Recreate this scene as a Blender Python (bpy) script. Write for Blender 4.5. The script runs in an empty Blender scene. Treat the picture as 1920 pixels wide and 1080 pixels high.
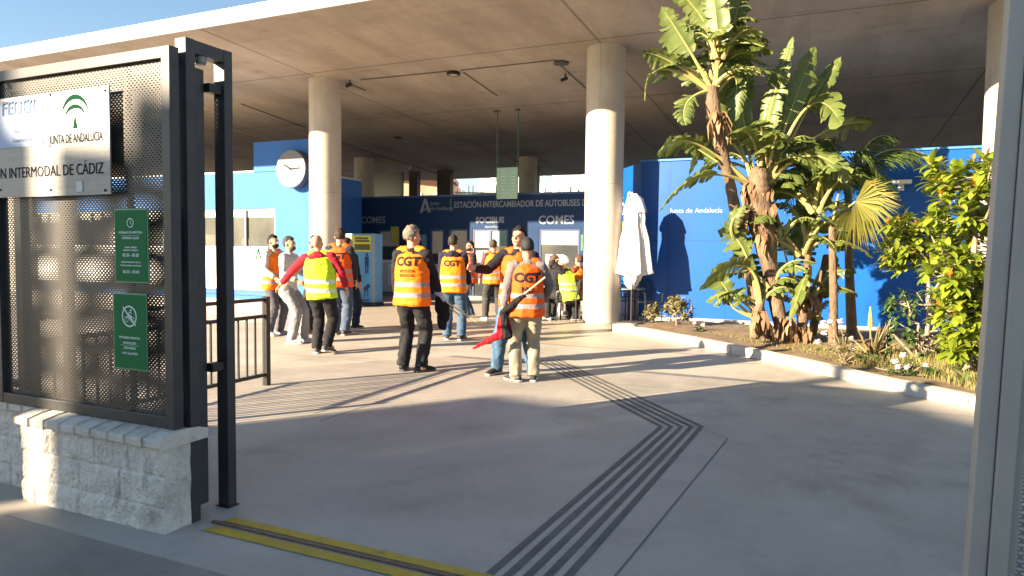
import bpy, bmesh, math, random
from mathutils import Vector, Matrix, noise
from mathutils.bvhtree import BVHTree
random.seed(7)
S = bpy.context.scene
C = S.collection
R = math.radians
# ------------------------------------------------------------------ camera
F, EYE, PITCH, ROLL = 1300.0, 1.5, R(3.08), R(0.65)
cd = bpy.data.cameras.new("camera"); cam = bpy.data.objects.new("camera", cd); C.objects.link(cam)
cd.sensor_width = 36; cd.lens = F/1920*36; cd.clip_start = .05; cd.clip_end = 2000
fw = Vector((0, math.cos(PITCH), -math.sin(PITCH))); r0 = Vector((1, 0, 0)); u0 = Vector((0, math.sin(PITCH), math.cos(PITCH)))
rt = r0*math.cos(ROLL)+u0*math.sin(ROLL); up = u0*math.cos(ROLL)-r0*math.sin(ROLL)
cm = Matrix((rt, up, -fw)).transposed().to_4x4(); cm.translation = (0, 0, EYE)
cam.matrix_world = cm; S.camera = cam
# ------------------------------------------------------------------ sky, sun, exposure
SUN_EL, SUN_AZ = R(19.0), R(60)         # sun stands low, left of and behind the viewer
sdir = Vector((-math.sin(SUN_AZ)*math.cos(SUN_EL), -math.cos(SUN_AZ)*math.cos(SUN_EL), math.sin(SUN_EL)))
W = bpy.data.worlds.new("World"); S.world = W; W.use_nodes = True
nt = W.node_tree; nt.nodes.clear()
sk = nt.nodes.new('ShaderNodeTexSky'); sk.sky_type = 'NISHITA'; sk.sun_disc = False
sk.sun_elevation = SUN_EL; sk.sun_rotation = math.atan2(sdir.x, sdir.y)
sk.air_density = 1.15; sk.dust_density = .3; sk.ozone_density = 2.4
bg = nt.nodes.new('ShaderNodeBackground'); bg.inputs[1].default_value = 0.05
wo = nt.nodes.new('ShaderNodeOutputWorld')
nt.links.new(sk.outputs[0], bg.inputs[0]); nt.links.new(bg.outputs[0], wo.inputs[0])
sl = bpy.data.lights.new("sun", 'SUN'); so = bpy.data.objects.new("sun", sl); C.objects.link(so)
sl.energy = 5.0; sl.angle = R(.5); sl.color = (1, .80, .56)
so.rotation_euler = sdir.to_track_quat('Z', 'Y').to_euler(); so.location = (-20, -20, 30)
S.view_settings.view_transform = 'Standard'; S.view_settings.look = 'None'
S.view_settings.exposure = 2.25; S.view_settings.gamma = 1
S.cycles.max_bounces = 8; S.cycles.diffuse_bounces = 5; S.cycles.transparent_max_bounces = 24
# ------------------------------------------------------------------ frames and helpers
TH = R(-24.2); ca, sa = math.cos(TH), math.sin(TH)
def G(a, b, z=0): return Vector((a*ca-b*sa, a*sa+b*ca, z))      # building grid -> world
def toG(v): return (v.x*ca+v.y*sa, -v.x*sa+v.y*ca)
def ray(px, py): return fw + rt*((px-960)/F) + up*((540-py)/F)
def at(px, py, Y):
    d = ray(px, py); return Vector((0, 0, EYE))+d*(Y/d.y)
def gr(px, py, z=0):
    d = ray(px, py); return Vector((0, 0, EYE))+d*((z-EYE)/d.z)
def atb(px, py, b):
    d = ray(px, py); k = b/(-d.x*sa+d.y*ca); return Vector((0, 0, EYE))+d*k
OFF = {}
def tagp(o, label=None, cat=None, group=None, kind=None):
    if label: o['label'] = label
    if cat: o['category'] = cat
    if group: o['group'] = group
    if kind: o['kind'] = kind
    return o
def thing(name, label, cat, loc, frame='G', group=None, rot=0):
    o = bpy.data.objects.new(name, None); C.objects.link(o); o.empty_display_size = .2
    loc = Vector(loc); OFF[o.name] = loc.copy()
    o.location = G(*loc) if frame == 'G' else loc
    o.rotation_euler = (0, 0, (TH if frame == 'G' else 0)+rot)
    return tagp(o, label, cat, group)
def link_mesh(name, me, parent=None, mats=()):
    o = bpy.data.objects.new(name, me); C.objects.link(o)
    for m in mats: me.materials.append(m)
    if parent: o.parent = parent
    return o
class MB:
    def __init__(s): s.v = []; s.f = []; s.m = []; s.uv = {}; s.sm = []
    def add(s, vs, fs, mi=0, smooth=False):
        k = len(s.v); s.v += [Vector(v) for v in vs]
        for f in fs: s.f.append(tuple(i+k for i in f)); s.m.append(mi); s.sm.append(smooth)
        return k
    def box(s, x0, x1, y0, y1, z0, z1, mi=0):
        s.add([(x0,y0,z0),(x1,y0,z0),(x1,y1,z0),(x0,y1,z0),(x0,y0,z1),(x1,y0,z1),(x1,y1,z1),(x0,y1,z1)],
              [(3,2,1,0),(4,5,6,7),(0,1,5,4),(1,2,6,5),(2,3,7,6),(3,0,4,7)], mi); return s
    def obox(s, p, q, w, h, upv=(0,0,1), mi=0):          # beam from p to q
        p, q = Vector(p), Vector(q); d = (q-p).normalized(); u = Vector(upv)
        x = d.cross(u); x = (x if x.length > 1e-4 else d.cross(Vector((1,0,0)))).normalized(); u = x.cross(d)
        vs = [e+x*(i*w/2)+u*(j*h/2) for e in (p, q) for i, j in ((-1,-1),(1,-1),(1,1),(-1,1))]
        s.add(vs, [(3,2,1,0),(4,5,6,7),(0,1,5,4),(1,2,6,5),(2,3,7,6),(3,0,4,7)], mi); return s
    def tube(s, pts, rad, seg=10, side=None, mi=0, cap=.6, smooth=True):
        pts = [Vector(p) for p in pts]; n = len(pts)
        rad = rad if isinstance(rad, (list, tuple)) else [rad]*n
        rad = [(r, r) if not isinstance(r, (tuple, list)) else r for r in rad]
        rings = []; x = None
        for i in range(n):
            d = (pts[min(i+1,n-1)]-pts[max(i-1,0)]).normalized()
            if x is None:
                x = Vector(side) if side else (Vector((1,0,0)) if abs(d.x) < .8 else Vector((0,1,0)))
            if side: x = Vector(side)
            x = (x-d*x.dot(d)).normalized(); y = d.cross(x)
            if i == 0 and cap > 0:
                rings.append((pts[0]-d*cap*.8*max(rad[0])*.8, x, y, rad[0][0]*.6, rad[0][1]*.6))
            rings.append((pts[i], x, y, rad[i][0], rad[i][1]))
            if i == n-1 and cap > 0:
                rings.append((pts[i]+d*cap*.8*max(rad[i])*.8, x, y, rad[i][0]*.6, rad[i][1]*.6))
        vs = []
        for (p, x, y, a, b) in rings:
            for k in range(seg):
                t = 2*math.pi*k/seg; vs.append(p+x*(a*math.cos(t))+y*(b*math.sin(t)))
        fs = []
        m = len(rings)
        for i in range(m-1):
            for k in range(seg):
                k2 = (k+1) % seg; fs.append((i*seg+k, i*seg+k2, (i+1)*seg+k2, (i+1)*seg+k))
        fs.append(tuple(range(seg-1, -1, -1))); fs.append(tuple((m-1)*seg+k for k in range(seg)))
        s.add(vs, fs, mi, smooth); return s
    def ell(s, c, r, rot=None, seg=14, rings=9, mi=0):
        c = Vector(c); vs = [Vector((0,0,-1))]; fs = []
        for i in range(1, rings):
            ph = math.pi*i/rings
            for k in range(seg):
                t = 2*math.pi*k/seg; vs.append(Vector((math.sin(ph)*math.cos(t), math.sin(ph)*math.sin(t), -math.cos(ph))))
        vs.append(Vector((0,0,1))); n = len(vs)-1
        for k in range(seg):
            k2 = (k+1) % seg; fs.append((0, 1+k2, 1+k)); fs.append((n, n-seg+k, n-seg+k2))
            for i in range(rings-2):
                a = 1+i*seg; fs.append((a+k, a+k2, a+seg+k2, a+seg+k))
        out = []
        for v in vs:
            w = Vector((v.x*r[0], v.y*r[1], v.z*r[2]))
            if rot: w = rot @ w
            out.append(c+w)
        s.add(out, fs, mi, True); return s
    def lathe(s, c, prof, seg=32, mi=0, axis='z'):        # prof [(r,z)...]
        c = Vector(c); vs = []; fs = []; m = len(prof)
        for r, z in prof:
            for k in range(seg):
                t = 2*math.pi*k/seg
                w = Vector((r*math.cos(t), r*math.sin(t), z)) if axis == 'z' else Vector((r*math.cos(t), z, r*math.sin(t)))
                vs.append(c+w)
        for i in range(m-1):
            for k in range(seg):
                k2 = (k+1) % seg; fs.append((i*seg+k, i*seg+k2, (i+1)*seg+k2, (i+1)*seg+k))
        fs.append(tuple(range(seg))[::-1]); fs.append(tuple((m-1)*seg+k for k in range(seg)))
        s.add(vs, fs, mi, True); return s
    def quad(s, a, b, c, d, mi=0): s.add([a, b, c, d], [(0,1,2,3)], mi); return s
    def build(s, name, mats, parent=None, frame='G', sharp=35, bevel=0, tag=None, kind=None, origin=None):
        mats = mats if isinstance(mats, (list, tuple)) else [mats]
        vs = s.v
        if parent: o0 = OFF[parent.name] if parent.name in OFF else Vector((0,0,0))
        elif origin is not None: o0 = Vector(origin)
        else:
            xs = [v.x for v in vs]; ys = [v.y for v in vs]; zs = [v.z for v in vs]
            o0 = Vector(((min(xs)+max(xs))/2, (min(ys)+max(ys))/2, min(zs)))
        me = bpy.data.meshes.new(name); me.from_pydata([v-o0 for v in vs], [], s.f)
        for p, mi, sm in zip(me.polygons, s.m, s.sm): p.material_index = mi; p.use_smooth = sm
        bm = bmesh.new(); bm.from_mesh(me)
        if bevel:
            bmesh.ops.remove_doubles(bm, verts=bm.verts, dist=1e-5)
            ed = [e for e in bm.edges if len(e.link_faces) == 2 and e.calc_face_angle(0) > R(40)]
            bmesh.ops.bevel(bm, geom=ed, offset=bevel, segments=2, affect='EDGES', profile=.6, clamp_overlap=True)
        bmesh.ops.recalc_face_normals(bm, faces=bm.faces) if s.sm and not getattr(s, 'open', False) else None
        for e in bm.edges:
            if len(e.link_faces) == 2 and e.calc_face_angle(0) > R(sharp): e.smooth = False
        bm.to_mesh(me); bm.free()
        if s.uv: pass
        ob = link_mesh(name, me, parent, mats)
        if parent: OFF[ob.name] = o0
        else:
            OFF[ob.name] = o0
            ob.location = G(*o0) if frame == 'G' else o0
            ob.rotation_euler = (0, 0, TH if frame == 'G' else 0)
        if tag: tagp(ob, *tag)
        if kind: ob['kind'] = kind
        return ob
def copy_tree(o, parent=None):
    c = o.copy(); C.objects.link(c)
    if parent: c.parent = parent
    for ch in [x for x in C.objects if x.parent == o]: copy_tree(ch, c)
    return c
# ------------------------------------------------------------------ materials
def mat(name, c1, c2=None, scale=4, rough=.6, metal=0, bump=0, bscale=40, spec=.5, detail=5, trans=0, stretch=None, island=False, sheen=0):
    m = bpy.data.materials.new(name); m.use_nodes = True; n = m.node_tree.nodes; L = m.node_tree.links
    p = n['Principled BSDF']; p.inputs['Roughness'].default_value = rough; p.inputs['Metallic'].default_value = metal
    p.inputs['Specular IOR Level'].default_value = spec
    p.inputs['Base Color'].default_value = (*c1, 1)
    tc = n.new('ShaderNodeTexCoord'); src = tc.outputs['Object']
    if stretch:
        mp = n.new('ShaderNodeMapping'); mp.inputs['Scale'].default_value = stretch; L.new(src, mp.inputs[0]); src = mp.outputs[0]
    if c2:
        nz = n.new('ShaderNodeTexNoise'); nz.inputs['Scale'].default_value = scale; nz.inputs['Detail'].default_value = detail
        nz.inputs['Roughness'].default_value = .62; L.new(src, nz.inputs[0])
        mr = n.new('ShaderNodeMapRange'); mr.inputs[1].default_value = .32; mr.inputs[2].default_value = .68; L.new(nz.outputs[0], mr.inputs[0])
        f = mr.outputs[0]
        if island:
            ge = n.new('ShaderNodeNewGeometry'); mx0 = n.new('ShaderNodeMath'); mx0.operation = 'MULTIPLY_ADD'
            L.new(f, mx0.inputs[0]); mx0.inputs[1].default_value = .35
            m2 = n.new('ShaderNodeMath'); m2.operation = 'MULTIPLY'; m2.inputs[1].default_value = .65
            L.new(ge.outputs['Random Per Island'], m2.inputs[0]); L.new(m2.outputs[0], mx0.inputs[2]); f = mx0.outputs[0]
        mx = n.new('ShaderNodeMix'); mx.data_type = 'RGBA'; L.new(f, mx.inputs[0])
        mx.inputs[6].default_value = (*c1, 1); mx.inputs[7].default_value = (*c2, 1); L.new(mx.outputs[2], p.inputs['Base Color'])
        m['colnode'] = mx.name
    if bump:
        nb = n.new('ShaderNodeTexNoise'); nb.inputs['Scale'].default_value = bscale; nb.inputs['Detail'].default_value = 4; L.new(src, nb.inputs[0])
        bp = n.new('ShaderNodeBump'); bp.inputs['Strength'].default_value = bump; bp.inputs['Distance'].default_value = .02
        L.new(nb.outputs[0], bp.inputs['Height']); L.new(bp.outputs[0], p.inputs['Normal'])
    if trans:
        tr = n.new('ShaderNodeBsdfTranslucent'); ms = n.new('ShaderNodeMixShader'); ms.inputs[0].default_value = trans
        if c2: L.new(mx.outputs[2], tr.inputs[0])
        else: tr.inputs[0].default_value = (*c1, 1)
        out = n['Material Output']; L.new(p.outputs[0], ms.inputs[1]); L.new(tr.outputs[0], ms.inputs[2]); L.new(ms.outputs[0], out.inputs[0])
    return m
def wear(m, dark=.6, scale=1.5, lo=.5, hi=.75, stretch=None):       # multiply blotchy stains over a material colour
    n = m.node_tree.nodes; L = m.node_tree.links; p = n['Principled BSDF']
    tc = n.new('ShaderNodeTexCoord'); mp = n.new('ShaderNodeMapping'); L.new(tc.outputs['Object'], mp.inputs[0])
    if stretch: mp.inputs['Scale'].default_value = stretch
    nz = n.new('ShaderNodeTexNoise'); nz.inputs['Scale'].default_value = scale; nz.inputs['Detail'].default_value = 8; nz.inputs['Roughness'].default_value = .7
    L.new(mp.outputs[0], nz.inputs[0])
    mr = n.new('ShaderNodeMapRange'); mr.inputs[1].default_value = lo; mr.inputs[2].default_value = hi
    mr.inputs[3].default_value = 1; mr.inputs[4].default_value = dark; L.new(nz.outputs[0], mr.inputs[0])
    mx = n.new('ShaderNodeMix'); mx.data_type = 'RGBA'; mx.blend_type = 'MULTIPLY'; mx.inputs[0].default_value = 1
    l = p.inputs['Base Color'].links
    if l: L.new(l[0].from_socket, mx.inputs[6])
    else: mx.inputs[6].default_value = p.inputs['Base Color'].default_value
    L.new(mr.outputs[0], mx.inputs[7]); L.new(mx.outputs[2], p.inputs['Base Color'])
    return m
def seams(m, sx, sy, dark=.5, w=.012, off=(0,0), tone=.12, plane='xy', offset=0.0):   # grid of joints with tone differences between the slabs
    n = m.node_tree.nodes; L = m.node_tree.links; p = n['Principled BSDF']
    tc = n.new('ShaderNodeTexCoord'); mp = n.new('ShaderNodeMapping'); mp.inputs['Location'].default_value = (off[0], off[1], 0)
    if plane == 'xz': mp.inputs['Rotation'].default_value = (R(90), 0, 0)
    L.new(tc.outputs['Object'], mp.inputs[0])
    br = n.new('ShaderNodeTexBrick'); br.offset = offset; br.inputs['Scale'].default_value = 1
    br.inputs['Brick Width'].default_value = sx; br.inputs['Row Height'].default_value = sy; br.inputs['Mortar Size'].default_value = w
    br.inputs['Color1'].default_value = (1,1,1,1); br.inputs['Color2'].default_value = (1-tone,)*3+(1,); br.inputs['Mortar'].default_value = (dark,)*3+(1,)
    L.new(mp.outputs[0], br.inputs[0])
    mx = n.new('ShaderNodeMix'); mx.data_type = 'RGBA'; mx.blend_type = 'MULTIPLY'; mx.inputs[0].default_value = 1
    l = p.inputs['Base Color'].links
    if l: L.new(l[0].from_socket, mx.inputs[6])
    else: mx.inputs[6].default_value = p.inputs['Base Color'].default_value
    L.new(br.outputs[0], mx.inputs[7]); L.new(mx.outputs[2], p.inputs['Base Color'])
    return m
def perf(m, pu=.029, pv=.0125, rx=.0105, ry=.0046):           # punched staggered slots in a metal sheet, in its own x/z plane
    n = m.node_tree.nodes; L = m.node_tree.links
    def mt(op, a, b=None, c=None):
        k = n.new('ShaderNodeMath'); k.operation = op
        for i, x in enumerate((a, b, c)):
            if x is None: continue
            if isinstance(x, (int, float)): k.inputs[i].default_value = x
            else: L.new(x, k.inputs[i])
        return k.outputs[0]
    tc = n.new('ShaderNodeTexCoord'); sp = n.new('ShaderNodeSeparateXYZ'); L.new(tc.outputs['Object'], sp.inputs[0])
    v = mt('DIVIDE', sp.outputs[2], pv); row = mt('FLOOR', v); fv = mt('SUBTRACT', v, row)
    u = mt('DIVIDE', sp.outputs[0], pu); u = mt('ADD', u, mt('MULTIPLY', mt('FLOORED_MODULO', row, 2), .5)); fu = mt('FRACT', mt('ADD', u, 100))
    du = mt('MULTIPLY', mt('SUBTRACT', fu, .5), pu/rx); dv = mt('MULTIPLY', mt('SUBTRACT', fv, .5), pv/ry)
    d = mt('ADD', mt('POWER', mt('ABSOLUTE', du), 2.4), mt('POWER', mt('ABSOLUTE', dv), 2)); hole = mt('LESS_THAN', d, 1)
    tr = n.new('ShaderNodeBsdfTransparent'); ms = n.new('ShaderNodeMixShader'); out = n['Material Output']
    L.new(hole, ms.inputs[0]); L.new(n['Principled BSDF'].outputs[0], ms.inputs[1]); L.new(tr.outputs[0], ms.inputs[2]); L.new(ms.outputs[0], out.inputs[0])
    return m
_tc = {}
def textgeo(s, size, bold=0, align='CENTER', res=3, shear=0, space=1.0):
    cu = bpy.data.curves.new('t', 'FONT'); cu.body = s; cu.size = size; cu.offset = bold; cu.align_x = align; cu.align_y = 'CENTER'
    cu.resolution_u = res; cu.shear = shear; cu.space_character = space
    ob = bpy.data.objects.new('t', cu); C.objects.link(ob); dg = bpy.context.evaluated_depsgraph_get()
    me = bpy.data.meshes.new_from_object(ob.evaluated_get(dg)); vs = [v.co.copy() for v in me.vertices]; fs = [tuple(p.vertices) for p in me.polygons]
    bpy.data.objects.remove(ob); bpy.data.curves.remove(cu); bpy.data.meshes.remove(me)
    return vs, fs
def put(mb, s, size, a, b, z, face='-b', mi=0, bold=0, align='CENTER', sx=1, **k):
    vs, fs = textgeo(s, size, bold, align, **k)
    if face == '-b': vv = [(a+v.x*sx, b, z+v.y) for v in vs]
    elif face == '-a': vv = [(a, b-v.x*sx, z+v.y) for v in vs]
    mb.add(vv, fs, mi); mb.open = True
def lbl_mb():
    m = MB(); m.open = True; return m
# ------------------------------------------------------------------ palette
concrete_c = mat('ceiling_concrete', (.40,.325,.25), (.52,.435,.345), 1.1, .8, bump=.25, bscale=30, stretch=(1,.35,1))
wear(concrete_c, .72, .45, .45, .72, (1,.25,1)); wear(concrete_c, .72, 2.2, .56, .74, (.3,1,1)); wear(concrete_c, 1.15, 1.2, .55, .7); seams(concrete_c, 2.5, 1.25, .80, .007, (.4,.3), .08, offset=.5); seams(concrete_c, 7.33, 4.4, .55, .03, (4.28,1.2), .05)
fascia_m = mat('painted_fascia', (.86,.84,.80), (.78,.75,.7), 2, .6); wear(fascia_m, .85, 1.5, .55, .8, (1,1,.2))
col_m = mat('column_concrete', (.50,.45,.38), (.58,.53,.46), 2.5, .75, bump=.15, bscale=60); wear(col_m, .82, 2.5, .5, .75, (1,1,.3)); wear(col_m, .7, 5, .58, .75, (1,1,.12)); seams(col_m, 40, 2.9, .75, .010, (0,0), .05, 'xz')
ground_m = mat('pavement_concrete', (.35,.32,.275), (.43,.395,.34), .9, .62, bump=.12, bscale=90, detail=10); wear(ground_m, .74, .55, .48, .72); wear(ground_m, .84, 2.3, .5, .7); wear(ground_m, .80, 12, .6, .75); wear(ground_m, 1.16, 1.1, .55, .7, (1,.4,1)); wear(ground_m, .62, 22, .70, .74)
ground_m.node_tree.nodes['Principled BSDF'].inputs['Specular IOR Level'].default_value = .35
hall_m = mat('hall_floor', (.36,.31,.25), (.44,.38,.31), 1.4, .45, bump=.05, bscale=60, detail=8); wear(hall_m, .82, 1.1, .5, .75); seams(hall_m, 1.22, 1.22, .75, .008, (0,0), .08)
street_m = mat('street_asphalt', (.24,.215,.18), (.32,.29,.245), 1.5, .85, bump=.5, bscale=150, detail=10); wear(street_m, .7, .8, .5, .75)
blue_m = mat('blue_panel', (.002,.082,.36), (.003,.090,.39), .8, .38, spec=.45); seams(blue_m, 2.44, 1.7, .60, .009, (.6,.05), .10, 'xz'); wear(blue_m, .80, 2, .52, .75, (1,1,.3)); wear(blue_m, .7, 9, .62, .75, (1,1,.15))
navy_m = mat('navy_panel', (.012,.035,.095), (.014,.040,.105), .8, .6, spec=.12); seams(navy_m, 2.2, 4, .6, .005, (.2,0), .06, 'xz')
ltblue_m = mat('light_blue_panel', (.04,.15,.46), (.048,.165,.50), .8, .6, spec=.15); seams(ltblue_m, 2.44, 1.25, .75, .006, (.2,.05), .05, 'xz')
greyp_m = mat('grey_panel', (.42,.45,.50), (.46,.48,.53), 2, .4)
white_m = mat('white_paint', (.78,.78,.76), (.72,.72,.7), 3, .45)
whitel_m = mat('white_lettering', (.82,.83,.85), None, rough=.5)
greyl_m = mat('pale_lettering', (.21,.24,.29), None, rough=.5)
dark_m = mat('anthracite_metal', (.030,.031,.033), (.045,.045,.047), 6, .42, .0, bump=.03, bscale=200, spec=.5)
black_m = mat('black_metal', (.012,.012,.013), (.02,.02,.02), 5, .45)
perf_m = perf(mat('perforated_sheet', (.045,.043,.040), (.07,.066,.06), 3, .45, .2, spec=.5), rx=.0079, ry=.0034)
perfr_m = perf(mat('grey_perforated_sheet', (.26,.245,.22), (.32,.30,.27), 3, .4, .3))
taupe_m = mat('taupe_metal', (.40,.37,.31), (.46,.42,.355), 3, .5, .1, bump=.03, bscale=180); wear(taupe_m, .8, 6, .55, .8, (1,1,.15))
stone_m = mat('whitewashed_stone', (.64,.59,.51), (.80,.75,.66), 9, .9, bump=.9, bscale=45); wear(stone_m, .55, 3.2, .5, .72); wear(stone_m, .6, 17, .56, .72); wear(stone_m, .6, 7, .56, .7, (1,1,.25))
cap_m = mat('whitewashed_cap', (.58,.52,.43), (.72,.66,.56), 8, .8, bump=.35, bscale=60); wear(cap_m, .55, 5, .52, .75)
steel_m = mat('brushed_steel', (.25,.245,.235), (.31,.305,.30), 3, .5, .35, stretch=(1,1,30)); wear(steel_m, .8, 4, .5, .8)
green_m = mat('green_sign_face', (.022,.165,.055), (.026,.185,.063), 4, .6, spec=.12)
greend_m = mat('green_logo', (.004,.045,.024), None, rough=.8, spec=.05)
inkm = mat('engraved_ink', (.02,.02,.024), None, rough=.8, spec=.1)
glass_d = mat('dark_glass', (.035,.04,.045), (.05,.055,.055), 1.5, .08, spec=.9)
glass_w = mat('window_glass', (.045,.05,.046), (.10,.105,.09), 1.2, .25, spec=.3, stretch=(1,1,.6))
cream_m = mat('cream_blind', (.33,.32,.28), (.38,.37,.32), 2, .7)
paper_m = mat('white_paper', (.75,.74,.68), (.68,.67,.6), 6, .7)
yellow_m = mat('yellow_road_paint', (.56,.37,.03), (.40,.28,.04), 5, .75, bump=.2, bscale=80); wear(yellow_m, .6, 8, .55, .72)
strip_m = mat('dark_groove', (.085,.085,.08), (.13,.128,.12), 4, .8); wear(strip_m, 1.9, 6, .55, .85)
rail_m = mat('rusty_rail', (.12,.08,.06), (.2,.14,.1), 12, .6, .3)
kerb_m = mat('kerb_concrete', (.42,.39,.34), (.50,.47,.42), 4, .8, bump=.35, bscale=60); wear(kerb_m, .6, 3, .52, .75)
soil_m = mat('planter_soil', (.13,.088,.05), (.24,.175,.10), 5, .95, bump=1, bscale=60, detail=10)
cloth_w = mat('white_canvas', (.76,.75,.76), (.70,.69,.70), 3, .8, bump=.1, bscale=20, trans=.2)
glassgreen = mat('green_tinted_glass', (.10,.26,.16), (.14,.34,.22), 3, .2, spec=.8)
lens_m = mat('frosted_lens', (.55,.50,.38), None, rough=.3)
# ------------------------------------------------------------------ ground
def sheet(pts, z): return [(p[0], p[1], z) for p in pts]
g = MB(); g.open = True; g.add([(-500,-500,-.16),(500,-500,-.16),(500,800,-.16),(-500,800,-.16)], [(0,1,2,3)]); g.build('ground', mat('far_ground', (.2,.19,.17), (.28,.26,.22), .05, .9), kind='structure', origin=(0,0,-.16))
def solid(pts, z0, z1):
    m = MB(); n = len(pts); m.add([(x,y,z0) for x,y in pts]+[(x,y,z1) for x,y in pts], [tuple(range(n))[::-1], tuple(range(n,2*n))]+[(i,(i+1)%n,n+(i+1)%n,n+i) for i in range(n)]); return m
solid([(-90,-60),(90,-60),(90,2.30),(-90,2.30)], -.155, -.002).build('street', street_m, kind='structure')
solid([(-90,2.302),(90,2.302),(90,10.4),(-90,10.4)], -.155, 0).build('forecourt_pavement', ground_m, kind='structure')
solid([(-60,10.402),(60,10.402),(60,33),(-60,33)], -.155, 0).build('hall_floor', hall_m, kind='structure')
# tactile guide grooves, painted track lines and saw cut joints
def lerp(a, b, t): return a+(b-a)*t
gv = lbl_mb()
L0, L1 = gr(893,1085), gr(1085,1085); T0, T1 = gr(1232,800), gr(1327,800); E0, E1 = gr(1000,676), gr(1052,674)
nb = 5
for k in range(nb):
    s0 = k/nb+.03; s1 = s0+.095
    for (A0,A1,B0,B1) in ((L0,L1,T0,T1),(T0,T1,E0,E1)):
        q = [lerp(A0,A1,s0), lerp(A0,A1,s1), lerp(B0,B1,s1), lerp(B0,B1,s0)]
        gv.add([(v.x,v.y,.004) for v in q], [(0,1,2,3)])
    s0 = s1
ob = gv.build('tactile_strip', strip_m, frame='W', kind='structure')
jt = lbl_mb()
def line(mb, P, Q, w, z=.004, mi=0):
    P, Q = Vector((P.x,P.y)), Vector((Q.x,Q.y)); d = (Q-P).normalized(); n_ = Vector((-d.y,d.x))*w/2
    mb.add([(P-n_).to_3d()+Vector((0,0,z)), (P+n_).to_3d()+Vector((0,0,z)), (Q+n_).to_3d()+Vector((0,0,z)), (Q-n_).to_3d()+Vector((0,0,z))], [(0,1,2,3)], mi)
for (p, q, w) in (((1365,822),(1150,1085),.008),((1365,822),(1130,742),.006),((590,775),(840,700),.012),((840,700),(985,686),.012),((600,790),(860,704),.01)):
    line(jt, gr(*p), gr(*q), w)
for k in (-6,-5,3,4,5,6,7,8):
    line(jt, G(k*3.1+1.2, 2.9), G(k*3.1+1.2, 5.2 if k in (-1,) else 10.3), .007, .0045)
line(jt, G(-40,7.6), G(40,7.6), .007, .005); line(jt, G(-40,10.38), G(40,10.38), .02, .005)
jt.build('pavement_joints', mat('joint_dark', (.13,.125,.12), None, rough=.9), frame='W', kind='structure')
yl = lbl_mb()
for b0, b1 in ((2.615,2.69),(2.755,2.82)):
    yl.add([(-2.955, b0, .005), (6, b0, .005), (6, b1, .005), (-2.94, b1, .005)], [(0,1,2,3)])
yl.build('yellow_track_lines', yellow_m, kind='structure')
MB().box(-3.0, 6, 2.71, 2.735, .001, .012).build('gate_track', rail_m, tag=('rusty steel sliding gate rail between two yellow painted lines', 'gate rail'))
# ------------------------------------------------------------------ roof slab, columns
def ab0(px, b): return toG(atb(px, 470, b))[0]
def zc(b): return 5.71-.047*(b-14.19)
RB0, RB1 = 10.35, 30.0
rf = MB(); rf.add([(-45,RB0,zc(RB0)),(30,RB0,zc(RB0)),(30,RB1,zc(RB1)),(-45,RB1,zc(RB1)),
        (-45,RB0,zc(RB0)+.25),(30,RB0,zc(RB0)+.25),(30,RB1,zc(RB1)+.25),(-45,RB1,zc(RB1)+.25)],
       [(0,1,2,3),(7,6,5,4),(0,4,5,1),(1,5,6,2),(2,6,7,3),(3,7,4,0)])
rf.m = [0,1,1,1,1,1]
roof = thing('canopy_roof', 'wide flat concrete canopy roof with a sunlit white edge over the station forecourt', 'roof', (0,RB0,zc(RB0)))
rf.build('roof_slab', [concrete_c, fascia_m], roof)
MB().box(-45.02,30.02,RB0-.05,RB0-.003,zc(RB0)-.012,zc(RB0)+.28).build('fascia', fascia_m, roof, bevel=.006)
for i,(a,b,r,lab) in enumerate(((-11.6,14.19,.395,'round concrete column beside the wall clock, its left half sunlit'),(-4.28,14.19,.40,'thick round concrete column left of the closed white parasol'),(2.80,14.19,.40,'round concrete column at the right edge behind the glossy leaved tree'),
        (ab0(683,24),24.0,.42,'round concrete column behind the left end of the navy ticket office'),(ab0(988,25.5),25.5,.36,'round concrete column behind the navy ticket office near the hanging sign'),(-24.,14.19,.4,'round concrete column far left seen through the perforated fence'))):
    m = MB(); z1 = zc(b)+.03
    m.lathe((a,b,0), [(r-.01,0),(r,.02),(r,z1)], 48)
    m.build('column', col_m, tag=(lab, 'column', 'round columns carrying the canopy'))
# ------------------------------------------------------------------ conduits and fittings on the ceiling
def ceil_pt(px, py, drop=.02):
    d = ray(px, py); da, db = toG(Vector((d.x,d.y))); 
    # z = EYE + k dz ; b = k db
    k = (5.71+.047*14.19-drop-EYE)/(d.z+.047*db); return Vector((k*da, k*db, EYE+k*d.z))
def conduit(pts, lab, r=.012):
    m = MB()
    P = [ceil_pt(*p, .022) for p in pts]
    m.tube(P, r, 6, cap=0); 
    m.build('conduit', mat_cond, tag=(lab, 'conduit', 'conduits on the ceiling'))
mat_cond = mat('conduit_grey', (.10,.085,.07), None, rough=.6)
conduit([(640,268),(822,327),(860,333)], 'dark conduit on the ceiling running back behind the left column')
conduit([(452,195),(576,241)], 'dark conduit on the ceiling left of the left column')
conduit([(870,137),(932,180)], 'short conduit running back from the round ceiling lamp')
conduit([(676,150),(838,134)], 'thin conduit left of the round ceiling lamp')
conduit([(864,132),(1040,113),(1098,166)], 'conduit from the round ceiling lamp to the thick column')
conduit([(1168,225),(1236,288)], 'dark conduit on the ceiling right of the thick column')
conduit([(648,155),(686,170)], 'short conduit beside the top of the left column')
p = ceil_pt(850,135,.0)
t = thing('ceiling_lamp', 'round ceiling lamp with a dark rim and pale lens between the columns', 'ceiling lamp', (p.x,p.y,p.z))
MB().lathe(p, [(.13,-.002),(.155,-.02),(.155,-.07),(.115,-.075),(.115,-.04)], 32).build('rim', black_m, t)
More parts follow.
